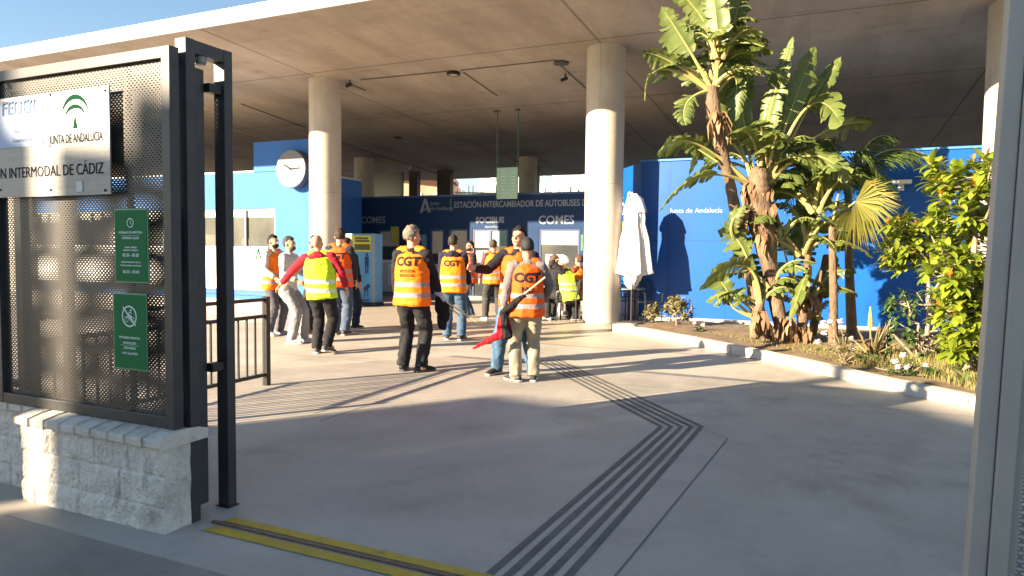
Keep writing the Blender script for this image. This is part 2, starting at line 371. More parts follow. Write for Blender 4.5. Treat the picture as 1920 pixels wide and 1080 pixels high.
MB().lathe(p, [(.114,-.05),(.11,-.068),(.05,-.078)], 28).build('lens', lens_m, t)
for px, py, lab in ((1060,146,'small black security camera under the ceiling left of the thick column'),(656,158,'small dark camera on the ceiling right of the left column'),(769,317,'small white dome camera hanging from the ceiling above the ticket office')):
    p = ceil_pt(px, py-8, 0); t = thing('security_camera', lab, 'camera', p, group='cameras under the canopy')
    mm = white_m if 'white' in lab else black_m
    MB().tube([p, p+Vector((0,0,-.1))], .018, 8).build('bracket', mm, t)
    m = MB().tube([p+Vector((.04,.02,-.10)), p+Vector((-.08,-.05,-.16))], .04, 12); m.build('camera_housing', mm, t)
for px, py, lab in ((745,257,'small dark fitting on the ceiling right of the wall clock'),(678,313,'flat round fitting on the ceiling above the left column base'),(1052,117,'flat round box on the ceiling beside the thick column top'),(972,303,'small dark fitting on the ceiling behind the hanging green sign')):
    p = ceil_pt(px, py, 0)
    m = MB(); m.lathe(p, [(.17,-.003),(.17,-.04),(.09,-.06)], 24); m.build('ceiling_fitting', mat_cond, tag=(lab, 'ceiling fitting', 'flat fittings on the ceiling'))
# hanging green glass sign
p = atb(951,342,18.2); pa, pb = toG(p); w = .33
t = thing('hanging_sign', 'green glass information sign hanging on two rods above the ticket office', 'hanging sign', (pa,pb,2.95))
z0 = atb(951,373,18.2).z; z1 = atb(951,314,18.2).z
MB().box(pa-w, pa+w, pb-.012, pb+.012, z0, z1).build('sign_panel', glassgreen, t, bevel=.003)
for s in (-1,1):
    MB().tube([(pa+s*w,pb,z0),(pa+s*w,pb,zc(pb)-.02)], .014, 8, cap=0).build('hanging_rod', mat('rod_green',(.05,.16,.09),None,rough=.4), t)
    MB().box(pa+s*w-.1, pa+s*w+.04, pb-.05, pb+.05, zc(pb)-.05, zc(pb)-.004).build('ceiling_bracket', mat_cond, t)
m = MB(); random.seed(3)
for k in range(9):
    zz = z1-.09-k*.093
    m.box(pa-w+.05, pa-w+.08, pb-.018, pb-.0125, zz, zz+.035)
    m.box(pa-w+.13, pa-w+.13+random.uniform(.12,.25), pb-.018, pb-.0125, zz, zz+.022)
    m.box(pa+.12, pa+.27, pb-.018, pb-.0125, zz, zz+.022)
m.build('lettering', mat('sign_lettering',(.45,.62,.5),None,rough=.5), t)
# ------------------------------------------------------------------ ticket office
def ab(px, b): q = atb(px, 470, b); return toG(q)[0]
def zb(px, py, b): return atb(px, py, b).z
TB = 18.65
ta0, ta1 = ab(667,TB), -3.6
ztk = zb(880,368,TB)
off = thing('ticket_office', 'long navy blue ticket office with white station lettering behind the people', 'ticket office', ((ta0+ta1)/2,TB,0))
# openings as (px0, px1, py0(top), py1(bottom))
ops = [(709,750,428,545),(806,832,432,520),(841,877,432,524),(885,952,430,560),(1010,1086,430,538)]
wl = MB(); cur = ta0; th = .25
for (x0,x1,y0,y1) in ops:
    a0, a1 = ab(x0,TB), ab(x1,TB); zt, zl = zb(x0,y0,TB), max(0, zb(x0,y1,TB))
    wl.box(cur, a0, TB, TB+th, 0, zt); 
    if zl > .05: wl.box(a0, a1, TB+.001, TB+th, 0, zl)
    cur = a1
ztop_open = zb(840,430,TB)
wl.v = [Vector((v.x, v.y, ztop_open if abs(v.z-ztop_open) < .16 and v.z > 1.8 else v.z)) for v in wl.v]
wl.box(cur, ta1, TB, TB+th, 0, ztop_open)
wl.box(ta0, ta1, TB-.004, TB+th, ztop_open, ztk)
wl.box(ta0, ta0+.2, TB+th, TB+5, 0, ztk); wl.box(ta1-.2, ta1, TB+th, TB+5, 0, ztk); wl.box(ta0, ta1, TB+5, TB+5.2, 0, ztk)
wl.build('wall', navy_m, off)
MB().box(ta0-.03, ta1+.03, TB-.03, TB+5.23, ztk, ztk+.06).build('roof', mat('office_roof',(.05,.09,.2),None,rough=.6), off)
MB().box(ta0+.2, ta1-.2, TB-.03, TB-.004, 0, .12).build('plinth', mat('plinth_grey',(.16,.17,.18),None,rough=.6), off)
MB().box(ab(640,TB), ta0-.02, TB-.1, TB+.2, 0, ztk-.08).build('side_panel', greyp_m, off)
for i,(x0,x1,y0,y1) in enumerate(ops):
    a0, a1 = ab(x0,TB), ab(x1,TB); zt, zl = ztop_open, max(0.02, zb(x0,y1,TB))
    nm = 'door' if i == 3 else 'window'
    fr = MB(); t = .05
    for q in ((a0,a0+t,zl,zt),(a1-t,a1,zl,zt),(a0+t,a1-t,zt-t,zt),(a0+t,a1-t,zl,zl+t)): fr.box(q[0],q[1],TB+.02,TB+.10,q[2],q[3])
    if i == 3: fr.box((a0+a1)/2-.04,(a0+a1)/2+.04,TB+.02,TB+.10,zl+t,zt-t)
    w = fr.build(nm, mat('frame_navy',(.02,.05,.15),None,rough=.4), off)
    MB().box(a0+t,a1-t,TB+.05,TB+.06,zl+t,zt-t).build('pane', glass_d, w)
    if i != 3: MB().box(a0+t+.01,a1-t-.01,TB+.046,TB+.0485, zt-(zt-zl)*(.5 if i in (1,2) else .27), zt-t-.01).build('blind', cream_m, w)
    else:
        MB().box(a0+t+.01,(a0+a1)/2-.05,TB+.046,TB+.0485, zt-.55, zt-t-.01).build('blind', cream_m, w)
        MB().box((a0+a1)/2+.05,a1-t-.01,TB+.046,TB+.0485, zt-.5, zt-t-.01).build('blind', mat('teal_blind',(.10,.2,.2),None,rough=.5), w)
        MB().box((a0+a1)/2-.28,(a0+a1)/2-.1,TB+.040,TB+.045, 1.1, 1.5).build('notice', paper_m, w)
        MB().tube([((a0+a1)/2+.09,TB-.02,1.0),((a0+a1)/2+.09,TB-.02,1.35)],.015,8).build('handle', steel_m, w)
    if i in (1,2): MB().box(a0+t+.02,a1-t-.02,TB+.040,TB+.045, zl+.1, zl+.42).build('notice', cream_m, w)
    if i == 4: MB().box(a0+.2,a0+.75,TB+.036,TB+.042, zl+.55, zl+.95).build('notice', paper_m, w)
    if i == 0: MB().box(a0+.03,a1-.03,TB+.0,TB+.015, zl+.42, zl+1.0).build('notice', paper_m, w)
MB().box(ab(706,TB),ab(750,TB),TB-.03,TB-.006,.14,zb(720,492,TB)).build('ad_panel', greyp_m, off)
am = lbl_mb()
x = ab(737,TB); zc0 = zb(737,515,TB)
for (i0,i1,j0,j1) in ((-.16,-.12,-.3,.3),(.12,.16,-.3,.3),(-.16,.16,.27,.32),(-.16,.16,-.32,-.27)): am.box(x+i0,x+i1,TB-.036,TB-.031,zc0+j0,zc0+j1)
for k in range(8):
    t0 = R(120+k*15); t1 = R(135+k*15)
    am.add([(x-.2+.3*math.cos(t0)*1.0, TB-.034, zc0+.42*math.sin(t0)),(x-.2+.3*math.cos(t1), TB-.034, zc0+.42*math.sin(t1)),(x-.2+.27*math.cos(t1), TB-.034, zc0+.39*math.sin(t1)),(x-.2+.27*math.cos(t0), TB-.034, zc0+.39*math.sin(t0))],[(0,1,2,3)])
am.build('phone_drawing', white_m, off)
tx = lbl_mb()
ZL = zb(900,384,TB)
a0 = ab(851,TB); a1 = ab(1100,TB)
vs, fs = textgeo('ESTACIÓN-INTERCAMBIADOR DE AUTOBUSES DE CÁDIZ', .30, .004, 'LEFT')
vs2, _ = textgeo('ESTACIÓN-INTERCAMBIADOR DE AUTOBUSES', .30, .004, 'LEFT')
wid = max(v.x for v in vs2); k = (ab(1086,TB)-a0)/wid
tx.add([(a0+v.x*k, TB-.009, ZL+v.y*.86) for v in vs], fs)
tx.build('lettering', greyl_m, off)
lg = lbl_mb(); ax = ab(797,TB)
lg.add([(ax+p*.26, TB-.009, ZL+q*.26) for p, q in ((-.75,-.8),(-.15,.85),(.2,.85),(.8,-.8),(.4,-.8),(0,.35),(-.35,-.8))], [(0,1,5,6),(1,2,3,4,5)])
lg.add([(ax+p*.26, TB-.0095, ZL+q*.26) for p, q in ((-.2,-.45),(.25,-.2),(.15,-.5),(-.3,-.62))], [(0,1,2,3)])
put(lg, 'Junta', .155, ab(807,TB), TB-.009, ZL+.07, align='LEFT'); put(lg, 'de Andalucía', .155, ab(807,TB), TB-.009, ZL-.09, align='LEFT')
xx = ab(845,TB); lg.box(xx-.008,xx+.008,TB-.009,TB-.006,ZL-.2,ZL+.22)
lg.build('government_logo', greyl_m, off)
for px, s, big in ((700,'COMES',.30),(918,'SOCIBUS',.24),(1042,'COMES',.34)):
    q = lbl_mb(); z = zb(px,413,TB); put(q, s, big, ab(px,TB), TB-.009, z, bold=.006 if px != 918 else .012, space=.98)
    if px == 918: put(q, 'secorbus', .13, ab(px+4,TB), TB-.009, z-.19)
    q.build('operator_name', greyl_m, off)
# ------------------------------------------------------------------ blue kiosk with the clock (left)
CB = 15.2
k0, k1 = -33, ab(618,CB)
zl0, zl1 = zb(430,325,CB), zb(540,263,CB)
kio = thing('clock_kiosk', 'light blue station kiosk with shop windows and a raised panel that carries the clock', 'kiosk', ((k0+k1)/2,CB,0))
s0 = ab(478,CB)
wz0, wz1 = zb(440,461,CB), zb(440,392,CB)
w0, w1 = -30, ab(516,CB)
m = MB(); m.box(k0,w0,CB,CB+.3,0,zl0); m.box(w0,w1,CB+.002,CB+.3,wz1,zl0); m.box(w1,k1,CB,CB+.3,0,zl0); m.box(w0,w1,CB+.002,CB+.3,0,wz0)
m.box(k0,k0+.2,CB+.3,CB+3,0,zl0); m.box(k0,k1-1.3,CB+3,CB+3.2,0,zl0); m.box(k1-1.5,k1-1.3,CB+.3,CB+3,0,zl0)
m.build('wall', ltblue_m, kio)
MB().box(s0,k1,CB-.02,CB+.45,zl0-.001,zl1).build('raised_panel', ltblue_m, kio)
MB().box(k0,k1-1.3,CB+.01,CB+3.2,zl0,zl0+.05).build('roof', greyp_m, kio)
MB().box(-32.5,ab(503,CB),CB-.03,CB-.003,.28,wz0-.02).build('lower_panel', white_m, kio)
MB().box(-32.5,ab(503,CB),CB-.035,CB-.003,.12,.27).build('base_band', blue_m, kio)
mm = lbl_mb(); x = ab(486,CB); z = zb(486,478,CB)
mm.add([(x+p*.17,CB-.036,z+q*.2) for p,q in ((-.7,-.8),(-.12,.9),(.15,.9),(.8,-.8),(.5,-.8),(0,.5),(-.45,-.8))],[(0,1,5,6),(1,2,3,4,5)])
mm.build('green_mark', greend_m, kio)
fr = MB(); k = 0; a = w0
while a < w1:
    fr.box(a,a+.05,CB+.03,CB+.09,wz0,wz1); a += (w1-w0-.05)/14
fr.box(w0,w1,CB+.032,CB+.088,wz1-.04,wz1+.001)
wn = fr.build('window', steel_m, kio)
MB().box(w0,w1,CB+.1,CB+.11,wz0,wz1).build('pane', glass_w, wn)
random.seed(5); a = w0
while a < w1-.8:
    d = random.uniform(.9,2.0); MB().box(a,a+d,CB+.092,CB+.098,wz1-random.uniform(.2,.38),wz1-.045).build('blind', paper_m, wn); a += d+random.uniform(0,.3)
a = w0; dm_ = mat('dark_display',(.03,.035,.04),(.12,.09,.06),3,.6)
while a < w1-.6:
    d = random.uniform(.3,.8); MB().box(a,a+d,CB+.092,CB+.098,wz0,wz0+random.uniform(.2,.55)).build('display', dm_, wn); a += d+random.uniform(.3,1.2)
# clock
q = atb(548,317,CB-.22); cx, cz = toG(q)[0], q.z
t = thing('wall_clock', 'big round white wall clock with a dark rim on the light blue panel', 'clock', (cx,CB-.03,cz))
cr = .52
MB().lathe((cx,CB-.025,cz), [(cr*.96,0),(cr,-.03),(cr,-.24),(cr*.97,-.26)], 48, axis='y').build('case', mat('clock_rim',(.10,.11,.13),None,rough=.35), t)
MB().lathe((cx,CB-.255,cz), [(cr*.95,-.008),(cr*.9,-.02),(.01,-.024)], 48, axis='y').build('dial', mat('clock_dial',(.85,.85,.83),None,rough=.25), t)
for ang, ln, w in ((R(88),.34,.03),(R(-62),.26,.035)):
    m = MB(); d = Vector((math.sin(ang),0,math.cos(ang))); c0 = Vector((cx,CB-.290,cz))
    m.obox(c0-d*.06, c0+d*ln, w, .006, upv=(0,1,0)); m.build('hand', inkm, t)
m = MB()
for k in range(12):
    d = Vector((math.sin(k*math.pi/6),0,math.cos(k*math.pi/6))); c0 = Vector((cx,CB-.281,cz)); m.obox(c0+d*cr*.78, c0+d*cr*.86, .012, .003, upv=(0,1,0))
m.build('hour_marks', mat('marks_grey',(.35,.35,.35),None), t)
# ------------------------------------------------------------------ bright blue cafe building (right)
QB = 14.9; q0 = ab(1200,QB); zq = 3.44
caf = thing('blue_building', 'bright blue flat fronted station building behind the palms and the planter', 'building', (0,QB,0))
m = MB(); m.box(q0, 12, QB, QB+3.6, 0, zq); m.build('wall', blue_m, caf)
MB().box(q0-.03,12.03,QB-.03,QB+3.63,zq,zq+.04).build('roof', mat('roof_trim',(.05,.2,.5),None), caf)
MB().box(q0,12,QB-.03,QB-.003,0,.10).build('skirting', mat('pale_skirting',(.55,.5,.42),(.45,.42,.36),4,.8), caf)
tx = lbl_mb(); z = zb(1300,395,QB); put(tx, 'Junta de Andalucía', .145, ab(1303,QB), QB-.006, z)
tx.build('lettering', mat('lettering_lilac',(.30,.42,.72),None), caf)
# angled left face that runs back beside the thick column, with the cafe sign
Qa, Qb = toG(at(1156,470,16.6)); Pv, Qv = Vector((q0,QB+.002,0)), Vector((Qa,Qb,0)); ev = (Pv-Qv).normalized(); nv = Vector((ev.y,-ev.x,0)); FL = (Pv-Qv).length
if nv.dot(Vector((1,3,0))) > 0: nv = -nv
m = MB(); ft = [(Pv.x,Pv.y),(q0,QB+3.6),(Qa,QB+3.6),(Qa,Qb)]
m.add([(x,y,0) for x,y in ft]+[(x,y,zq-.005) for x,y in ft], [(0,1,2,3),(7,6,5,4)]+[(i,(i+1)%4,4+(i+1)%4,4+i) for i in range(4)])
m.build('side_wall', blue_m, caf)
def fp(u, z, o=.006): q = Qv+ev*u+nv*o; return (q.x, q.y, z)
tx = lbl_mb(); word = 'OR CAD'
for i, ch in enumerate(word):
    if ch == ' ': continue
    u0_ = .12+i*.22; vs, fs = textgeo(ch, .36, .01); zz = 2.72-(i-2.5)**2*.012
    tx.add([fp(u0_+v.x*.9, zz+v.y) for v in vs], fs)
for k in range(14):
    t0_, t1_ = R(20+k*10), R(30+k*10)
    tx.add([fp(.7+.55*math.cos(t), 2.05+r_*math.sin(t)) for t, r_ in ((t0_,.42),(t1_,.42),(t1_,.36),(t0_,.36))], [(0,1,2,3)])
tx.build('cafe_sign', whitel_m, caf)
m = lbl_mb(); m.add([fp(.35,1.75),fp(.75,1.75),fp(.75,2.2),fp(.35,2.2)],[(0,1,2,3)]); m.build('cafe_emblem', mat('emblem_green',(.25,.5,.12),None), caf)
p = atb(1690,343,QB-.1); pa, pb = toG(p)
t = thing('wall_lamp', 'small white wall lamp on the bright blue wall behind the palms', 'wall lamp', (pa,QB,p.z))
MB().box(pa-.16,pa+.16,QB-.22,QB-.01,p.z-.02,p.z+.05).build('lamp_head', white_m, t, bevel=.008)
MB().box(pa-.05,pa+.05,QB-.09,QB-.004,p.z-.14,p.z-.02).build('bracket', greyp_m, t)
# ------------------------------------------------------------------ information stand
SB = 15.3; p0, p1 = gr(646,573), gr(704,573)
xa = (toG(p0)[0]+toG(p1)[0])/2; SB = (toG(p0)[1]+toG(p1)[1])/2; hw = .47
t = thing('information_stand', 'blue free standing information board with a yellow poster on top, right of the left column', 'information stand', (xa,SB,0))
zt = atb(675,438,SB).z
MB().box(xa-hw,xa+hw,SB,SB+.35,.10,zt).build('cabinet', mat('stand_blue',(.10,.30,.56),(.11,.32,.58),2,.4), t, bevel=.01)
MB().box(xa-hw-.02,xa+hw+.02,SB-.03,SB+.38,0,.10).build('base', black_m, t)
MB().box(xa+hw-.06,xa+hw+.006,SB-.012,SB-.002,.1,zt).build('frame', steel_m, t)
zy = zt-.05; H = zt-.1
yp = MB(); yp.box(xa-hw+.06,xa+hw-.12,SB-.008,SB-.002,zy-.42,zy); pp = yp.build('yellow_poster', mat('poster_yellow',(.62,.60,.06),None,rough=.5), t)
m = MB()
for r_, (l, h_) in enumerate(((.42,.05),(.46,.05))): m.box(xa-.15,xa-.15+l,SB-.014,SB-.009,zy-.1-r_*.07,zy-.1-r_*.07+h_)
m.box(xa-.17,xa+.33,SB-.014,SB-.009,zy-.38,zy-.23)
m.build('poster_print', mat('print_dark',(.10,.09,.03),None), t)
m = MB(); m.ell((xa-.30,SB-.01,zy-.2),(.07,.006,.13)); 
for zz, l in ((1.28,.14),(.80,.42),(.42,.12)): m.box(xa-.36,xa-.36+l+.1,SB-.010,SB-.003,zz-.02,zz+.02)
m.build('poster_shapes', greyl_m, t)
m = MB(); c = (xa+.22, SB-.008)
m.ell((c[0],c[1],1.36),(.035,.006,.045)); m.box(c[0]-.06,c[0]+.06,c[1]-.004,c[1]+.004,1.06,1.30); m.box(c[0]-.05,c[0]-.015,c[1]-.004,c[1]+.004,.86,1.06); m.box(c[0]+.015,c[0]+.05,c[1]-.004,c[1]+.004,.86,1.06)
m.obox((c[0]-.08,c[1],.42),(c[0]+.08,c[1],.56),.008,.10,upv=(0,0,1)); m.obox((c[0]-.1,c[1],.22),(c[0]-.04,c[1],.44),.008,.02); m.obox((c[0]+.03,c[1],.25),(c[0]+.03,c[1],.46),.008,.02)
m.box(xa-.38,xa+.30,SB-.010,SB-.003,.14,.17)
m.build('pictograms', mat('pictogram_navy',(.02,.04,.12),None), t)
# ------------------------------------------------------------------ background seen through the gap above the ticket office
def facade(name, lab, X0, X1, Y, z1, m_, nwin, wm, rows=2):
    t = thing(name, lab, 'building', ((X0+X1)/2, Y, 0), 'W')
    b = MB(); b.box(X0,X1,Y,Y+10,0,z1); b.build('wall', m_, t, 'W')
    for j in range(rows):
        for i in range(nwin):
            w = (X1-X0)/nwin; x = X0+w*(i+.5); zz = z1-2.6-3.0*j
            fr = MB().box(x-w*.25,x+w*.25,Y-.06,Y-.002,zz,zz+1.5).build('window', wm, t, 'W')
            OFF[fr.name] = OFF[t.name]
    return t
facade('white_building','white building beyond the hall, seen above the right half of the ticket office',4.5,16,70,11.2,mat('far_white',(.80,.80,.76),(.74,.74,.70),.3,.8),4,mat('far_win',(.45,.47,.46),None))
tt = facade('brick_building','reddish house beyond the hall, seen above the left half of the ticket office',-11.5,-5.2,60,7.5,mat('far_brick',(.50,.27,.18),(.42,.22,.15),.5,.8),3,mat('far_win2',(.60,.52,.45),None))
MB().obox((-11.9,61,8.1),(-4.9,61,7.4),4,.3).build('roof', mat('far_roof',(.18,.05,.04),None), tt, 'W')
facade('grey_building','pale grey block beyond the hall behind the bare trees',-4.2,3.9,85,12.5,mat('far_grey',(.55,.57,.60),(.62,.64,.66),.3,.8),5,mat('far_win3',(.30,.33,.36),None))
facade('long_building','long pale building far beyond the left side of the hall',-60,-14,80,10,mat('far_cream',(.42,.38,.30),(.5,.45,.36),.3,.8),12,mat('far_win4',(.14,.14,.14),None))
m = MB(); random.seed(11)
for k in range(60):
    x = -4+k*.2; m.tube([(x,50,0),(x+random.uniform(-.1,.1),50,random.uniform(5.0,6.4))],.035,5,cap=0)
for z in (4.8,5.6): m.obox((-4.2,50,z),(8,50,z),.06,.12)
t = m.build('palisade_fence', black_m, frame='W', tag=('tall dark paling fence beyond the hall, seen over the ticket office', 'fence'))
m = MB()
for a, h_ in ((-13.2,0),(-11.7,0),(-9.6,0),(-9.1,0),(-5.0,0)):
    pass
for i, (px, w) in enumerate(((776,.22),(833,.34),(991,.12),(1003,.10))):
    a = ab(px, 27.5); MB().box(a-w, a+w, 27.4, 27.7, 0, zc(27.5)-.004).build('steel_post', mat('post_dark%d'%i,(.05,.045,.04),None,rough=.6), tag=(['dark steel post behind the ticket office, first from the left','wide dark steel post behind the ticket office','slim dark post right of the hanging sign','slimmest dark post right of the hanging sign'][i], 'post', 'posts at the back of the hall'))
a = ab(725,25.5); MB().box(a-1.0,a+.55,25.9,26.0,0,4.9).build('glass_screen', mat('screen_grey',(.10,.13,.14),None,rough=.2), tag=('grey glass screen behind the ticket office, beside the rear column','glass screen'))
a = ab(950,26.5); 
# ------------------------------------------------------------------ stone fence base
def stone_wall(a0, a1, b0, b1, z1, lab, capb=(.045,.03), seed=1):
    t = thing('stone_wall', lab, 'wall', ((a0+a1)/2, b0, 0)); random.seed(seed)
    rows = [(0,.13),(.13,.30),(.30,z1)]
    joints = []
    for j, (r0_, r1_) in enumerate(rows):
        x = a1; xs = [a1]
        while x > a0: x -= random.uniform(.26,.42); xs.append(x)
        joints.append(xs)
    def h(u, z):
        j = 0 if z < .13 else 1 if z < .30 else 2
        d = min(abs(u-x) for x in joints[j][1:]) if len(joints[j]) > 1 else 1
        d = min(d, abs(z-.13), abs(z-.30))
        e = min(1, d/.012)
        n_ = noise.noise(Vector((u*9, z*9, j*3.1)))*.010+noise.noise(Vector((u*24, z*24, 5)))*.006+noise.noise(Vector((u*55, z*55, 8)))*.002
        blk = sum(1 for x in joints[j] if x > u); off = (math.sin(blk*12.9+j*78.2)*.5)*.006
        return (.010+off+n_)*e - .002
    m = MB(); du = .011; nu = max(2, int((a1-a0)/du)); nz = int(z1/du)
    vs = []; fs = []
    for i in range(nz+1):
        for k in range(nu+1):
            u = a0+(a1-a0)*k/nu; z = z1*i/nz; vs.append((u, b0-h(u, z), z))
    for i in range(nz):
        for k in range(nu): fs.append((i*(nu+1)+k, i*(nu+1)+k+1, (i+1)*(nu+1)+k+1, (i+1)*(nu+1)+k))
    m.add(vs, fs, 0, True); 
    # end face with mild relief, back and core
    ne = int((b1-b0)/.011); vs = []; fs = []
    for i in range(nz+1):
        for k in range(ne+1):
            b = b0+(b1-b0)*k/ne; z = z1*i/nz
            dz = noise.noise(Vector((b*14,z*10,9)))*.006 if 0 < k < ne else 0
            bb = b-(h(a1,z) if k == 0 else 0)
            vs.append((a1+dz, bb, z))
    for i in range(nz):
        for k in range(ne): fs.append((i*(ne+1)+k, i*(ne+1)+k+1, (i+1)*(ne+1)+k+1, (i+1)*(ne+1)+k))
    m.add(vs, fs, 0, True)
    m.quad((a1,b1,0),(a0,b1,0),(a0,b1,z1),(a1,b1,z1)); m.quad((a0,b0,z1),(a1,b0,z1),(a1,b1,z1),(a0,b1,z1)); m.quad((a0,b0,0),(a0,b1,0),(a0,b1,z1),(a0,b0,z1))
    m.build('masonry', stone_m, t)
    m = MB(); x = a1+.03; f0, f1 = capb
    while x > a0:
        d = .135; y0 = max(a0, x-d+.004)
        if x-y0 > .02:
            j = random.uniform(-.004,.004)
            vs = []; prof = [(b0-f0+j, z1-.012),(b0-f0+j, z1+.028),(b0+.04, z1+.050),((b0+b1)/2, z1+.056),(b1-.03, z1+.05),(b1+f1, z1+.03),(b1+f1, z1-.012)]
            for xx in (y0, x-.003): vs += [(xx, p_, q_+(random.uniform(-.002,.002))) for p_, q_ in prof]
            n_ = len(prof); m.add(vs, [tuple(range(n_)), tuple(range(2*n_-1, n_-1, -1))]+[(i,(i+1)%n_,n_+(i+1)%n_,n_+i) for i in range(n_)])
        x -= d
    m.build('capping', cap_m, t, bevel=.006)
stone_wall(-4.27,-3.09,2.50,2.72,.475,'whitewashed rough stone base wall under the perforated fence, with a tiled capping')
stone_wall(-8.2,-4.30,2.62,2.80,.50,'whitewashed base wall set back at the far left under the fence', seed=4)
# ------------------------------------------------------------------ fence panels
def frame_panel(t, a0, a1, b, z0, z1, w=.05, d=.05, mm=dark_m, pm=perf_m, pz0=None, backing=False):
    m = MB(); m.box(a0,a0+w,b-d/2,b+d/2,z0,z1); m.box(a1-w,a1,b-d/2,b+d/2,z0,z1); m.box(a0+w,a1-w,b-d/2+.002,b+d/2-.002,z1-w,z1); m.box(a0+w,a1-w,b-d/2+.002,b+d/2-.002,z0,z0+w)
    m.build('frame', mm, t, bevel=.003)
    s = lbl_mb(); s.quad((a0+w,b,z0+w),(a1-w,b,z0+w),(a1-w,b,z1-w),(a0+w,b,z1-w)); s.build('perforated_panel', pm, t)
zf = 2.535
t = thing('fence_panel', 'tall perforated dark metal fence panel carrying the steel plaque and two green signs', 'fence', (-3.7,2.60,.53))
frame_panel(t, -4.64, -3.10, 2.60, .535, zf, .06, .06)
m = MB(); m.box(-3.52,-3.495,2.632,2.66,.6,zf-.06); m.build('stiffener', dark_m, t)
t = thing('bar_fence', 'dark upright bar fence on the base wall at the far left edge beyond the plaque', 'fence', (-6.5,2.70,.56))
m = MB(); m.box(-9.0,-4.65,2.685,2.715,2.47,2.50); m.box(-9.0,-4.65,2.68,2.72,.60,.64); m.build('rail', dark_m, t)
m = MB()
for k in range(38): m.box(-8.98+k*.115,-8.967+k*.115,2.694,2.706,.641,2.459)
m.build('bars', dark_m, t)
# sliding gate leaf parked behind the fence
t = thing('sliding_gate', 'perforated dark sliding gate leaf pushed open behind the fence panel', 'gate', (-5.6,2.77,.02))
frame_panel(t, -4.75, -3.135, 2.79, .06, 2.47, .065, .06)
m = MB(); 
for a in (-4.3,): m.box(a,a+.05,2.765,2.815,.125,2.405)
m.build('upright', dark_m, t)
MB().lathe((-3.35,2.79,.012),[(.05,0),(.05,.03)],16).build('wheel', black_m, t)
# portal guide frame
t = thing('gate_portal', 'dark steel portal of two joined posts at the end of the parked gate', 'gate post', (-3.1,2.83,0))
MB().box(-3.165,-3.085,2.66,2.72,0,2.60).build('post', dark_m, t, bevel=.003)
MB().box(-3.165,-3.085,2.915,2.975,0,2.60).build('post', dark_m, t, bevel=.003)
MB().box(-3.163,-3.087,2.721,2.914,2.53,2.598).build('crossbar', dark_m, t)
for z in (2.35,.80):
    MB().box(-3.15,-3.10,2.826,2.914,z,z+.05).build('roller_bracket', black_m, t, bevel=.004)
MB().lathe((-3.125,2.79,2.49),[(.025,0),(.032,.01),(.032,.05),(.02,.06)],16).build('roller', steel_m, t)
MB().box(-3.175,-3.075,2.905,2.985,.001,.008).build('base_plate', black_m, t)
# ------------------------------------------------------------------ plaque and green signs on the fence
def fz(px, py, b=2.55): q = atb(px, py, b); return toG(q)[0], q.z
pb_ = 2.55
xr, ztp = fz(205,160,pb_); _, zbt = fz(205,364,pb_)
xl = xr-1.25
t = thing('steel_plaque', 'large brushed steel plaque with the green arched emblem, screwed on the perforated fence', 'plaque', ((xl+xr)/2,pb_,zbt))
MB().box(xl,xr,pb_-.004,pb_+.004,zbt,ztp).build('plate', steel_m, t)
xw, zw = fz(83,273,pb_)
MB().box(xl+.05,xw,pb_-.0075,pb_-.0045,zw,ztp-.045).build('fund_panel', mat('fund_white',(.52,.60,.74),None,rough=.7,spec=.1), t)
m = lbl_mb(); x, z = fz(38,203,pb_); put(m, 'FEDER', .115, x, pb_-.010, z, bold=0.002)
for k, wd in enumerate((.3,.34)): 
    x, z = fz(75,243+k*17,pb_)
put(m, 'Fondo Europeo de', .032, fz(80,243,pb_)[0], pb_-.010, fz(80,243,pb_)[1], align='RIGHT'); put(m, 'Desarrollo Regional', .032, fz(80,260,pb_)[0], pb_-.010, fz(80,260,pb_)[1], align='RIGHT')
m.build('fund_lettering', mat('fund_ink',(.13,.18,.32),None,rough=.8,spec=.1), t)
m = lbl_mb(); x, z = fz(196,316,pb_); vs, fs = textgeo('ESTACIÓN INTERMODAL DE CÁDIZ', .088, 0, 'RIGHT'); m.add([(x+v.x*.86, pb_-.0065, z+v.y) for v in vs], fs)
x, z = fz(143,260,pb_); vs, fs = textgeo('JUNTA DE ANDALUCIA', .058, .0002); m.add([(x+v.x*.74, pb_-.0065, z+v.y*1.2) for v in vs], fs)
m.build('lettering', inkm, t)
m = lbl_mb(); x, z = fz(142,207,pb_)
def arc(m, cx, cz, r0, r1, wmax, t0=20, t1=160, n=20):
    for k in range(n):
        a_, b_ = R(t0+(t1-t0)*k/n), R(t0+(t1-t0)*(k+1)/n)
        f_ = lambda t: wmax*math.sin(math.pi*(math.degrees(t)-t0)/(t1-t0))**.7
        m.quad((cx+r0*math.cos(a_),pb_-.0065,cz+r1*math.sin(a_)),(cx+r0*math.cos(b_),pb_-.0065,cz+r1*math.sin(b_)),(cx+(r0-f_(b_)*.6)*math.cos(b_),pb_-.0065,cz+(r1-f_(b_))*math.sin(b_)),(cx+(r0-f_(a_)*.6)*math.cos(a_),pb_-.0065,cz+(r1-f_(a_))*math.sin(a_)))
arc(m, x, z-.035, .115, .122, .026, 12, 168); arc(m, x, z-.045, .085, .078, .022, 12, 168)
m.add([(x-.018,pb_-.0065,z-.098),(x+.018,pb_-.0065,z-.098),(x,pb_-.0065,z-.03)],[(0,1,2)])
m.build('emblem', greend_m, t)
m = MB(); x, z = fz(151,350,pb_); m.box(x-.025,x+.025,pb_-.0075,pb_-.0045,z-.028,z+.028); m.build('sticker', paper_m, t)
for px, py in ((199,170),(199,357),(97,356),(2,356),(96,178)):
    x, z = fz(px,py,pb_); MB().lathe((x,pb_-.004,z),[(.007,0),(.007,-.004),(.003,-.006)],12,axis='y').build('screw', inkm, t)
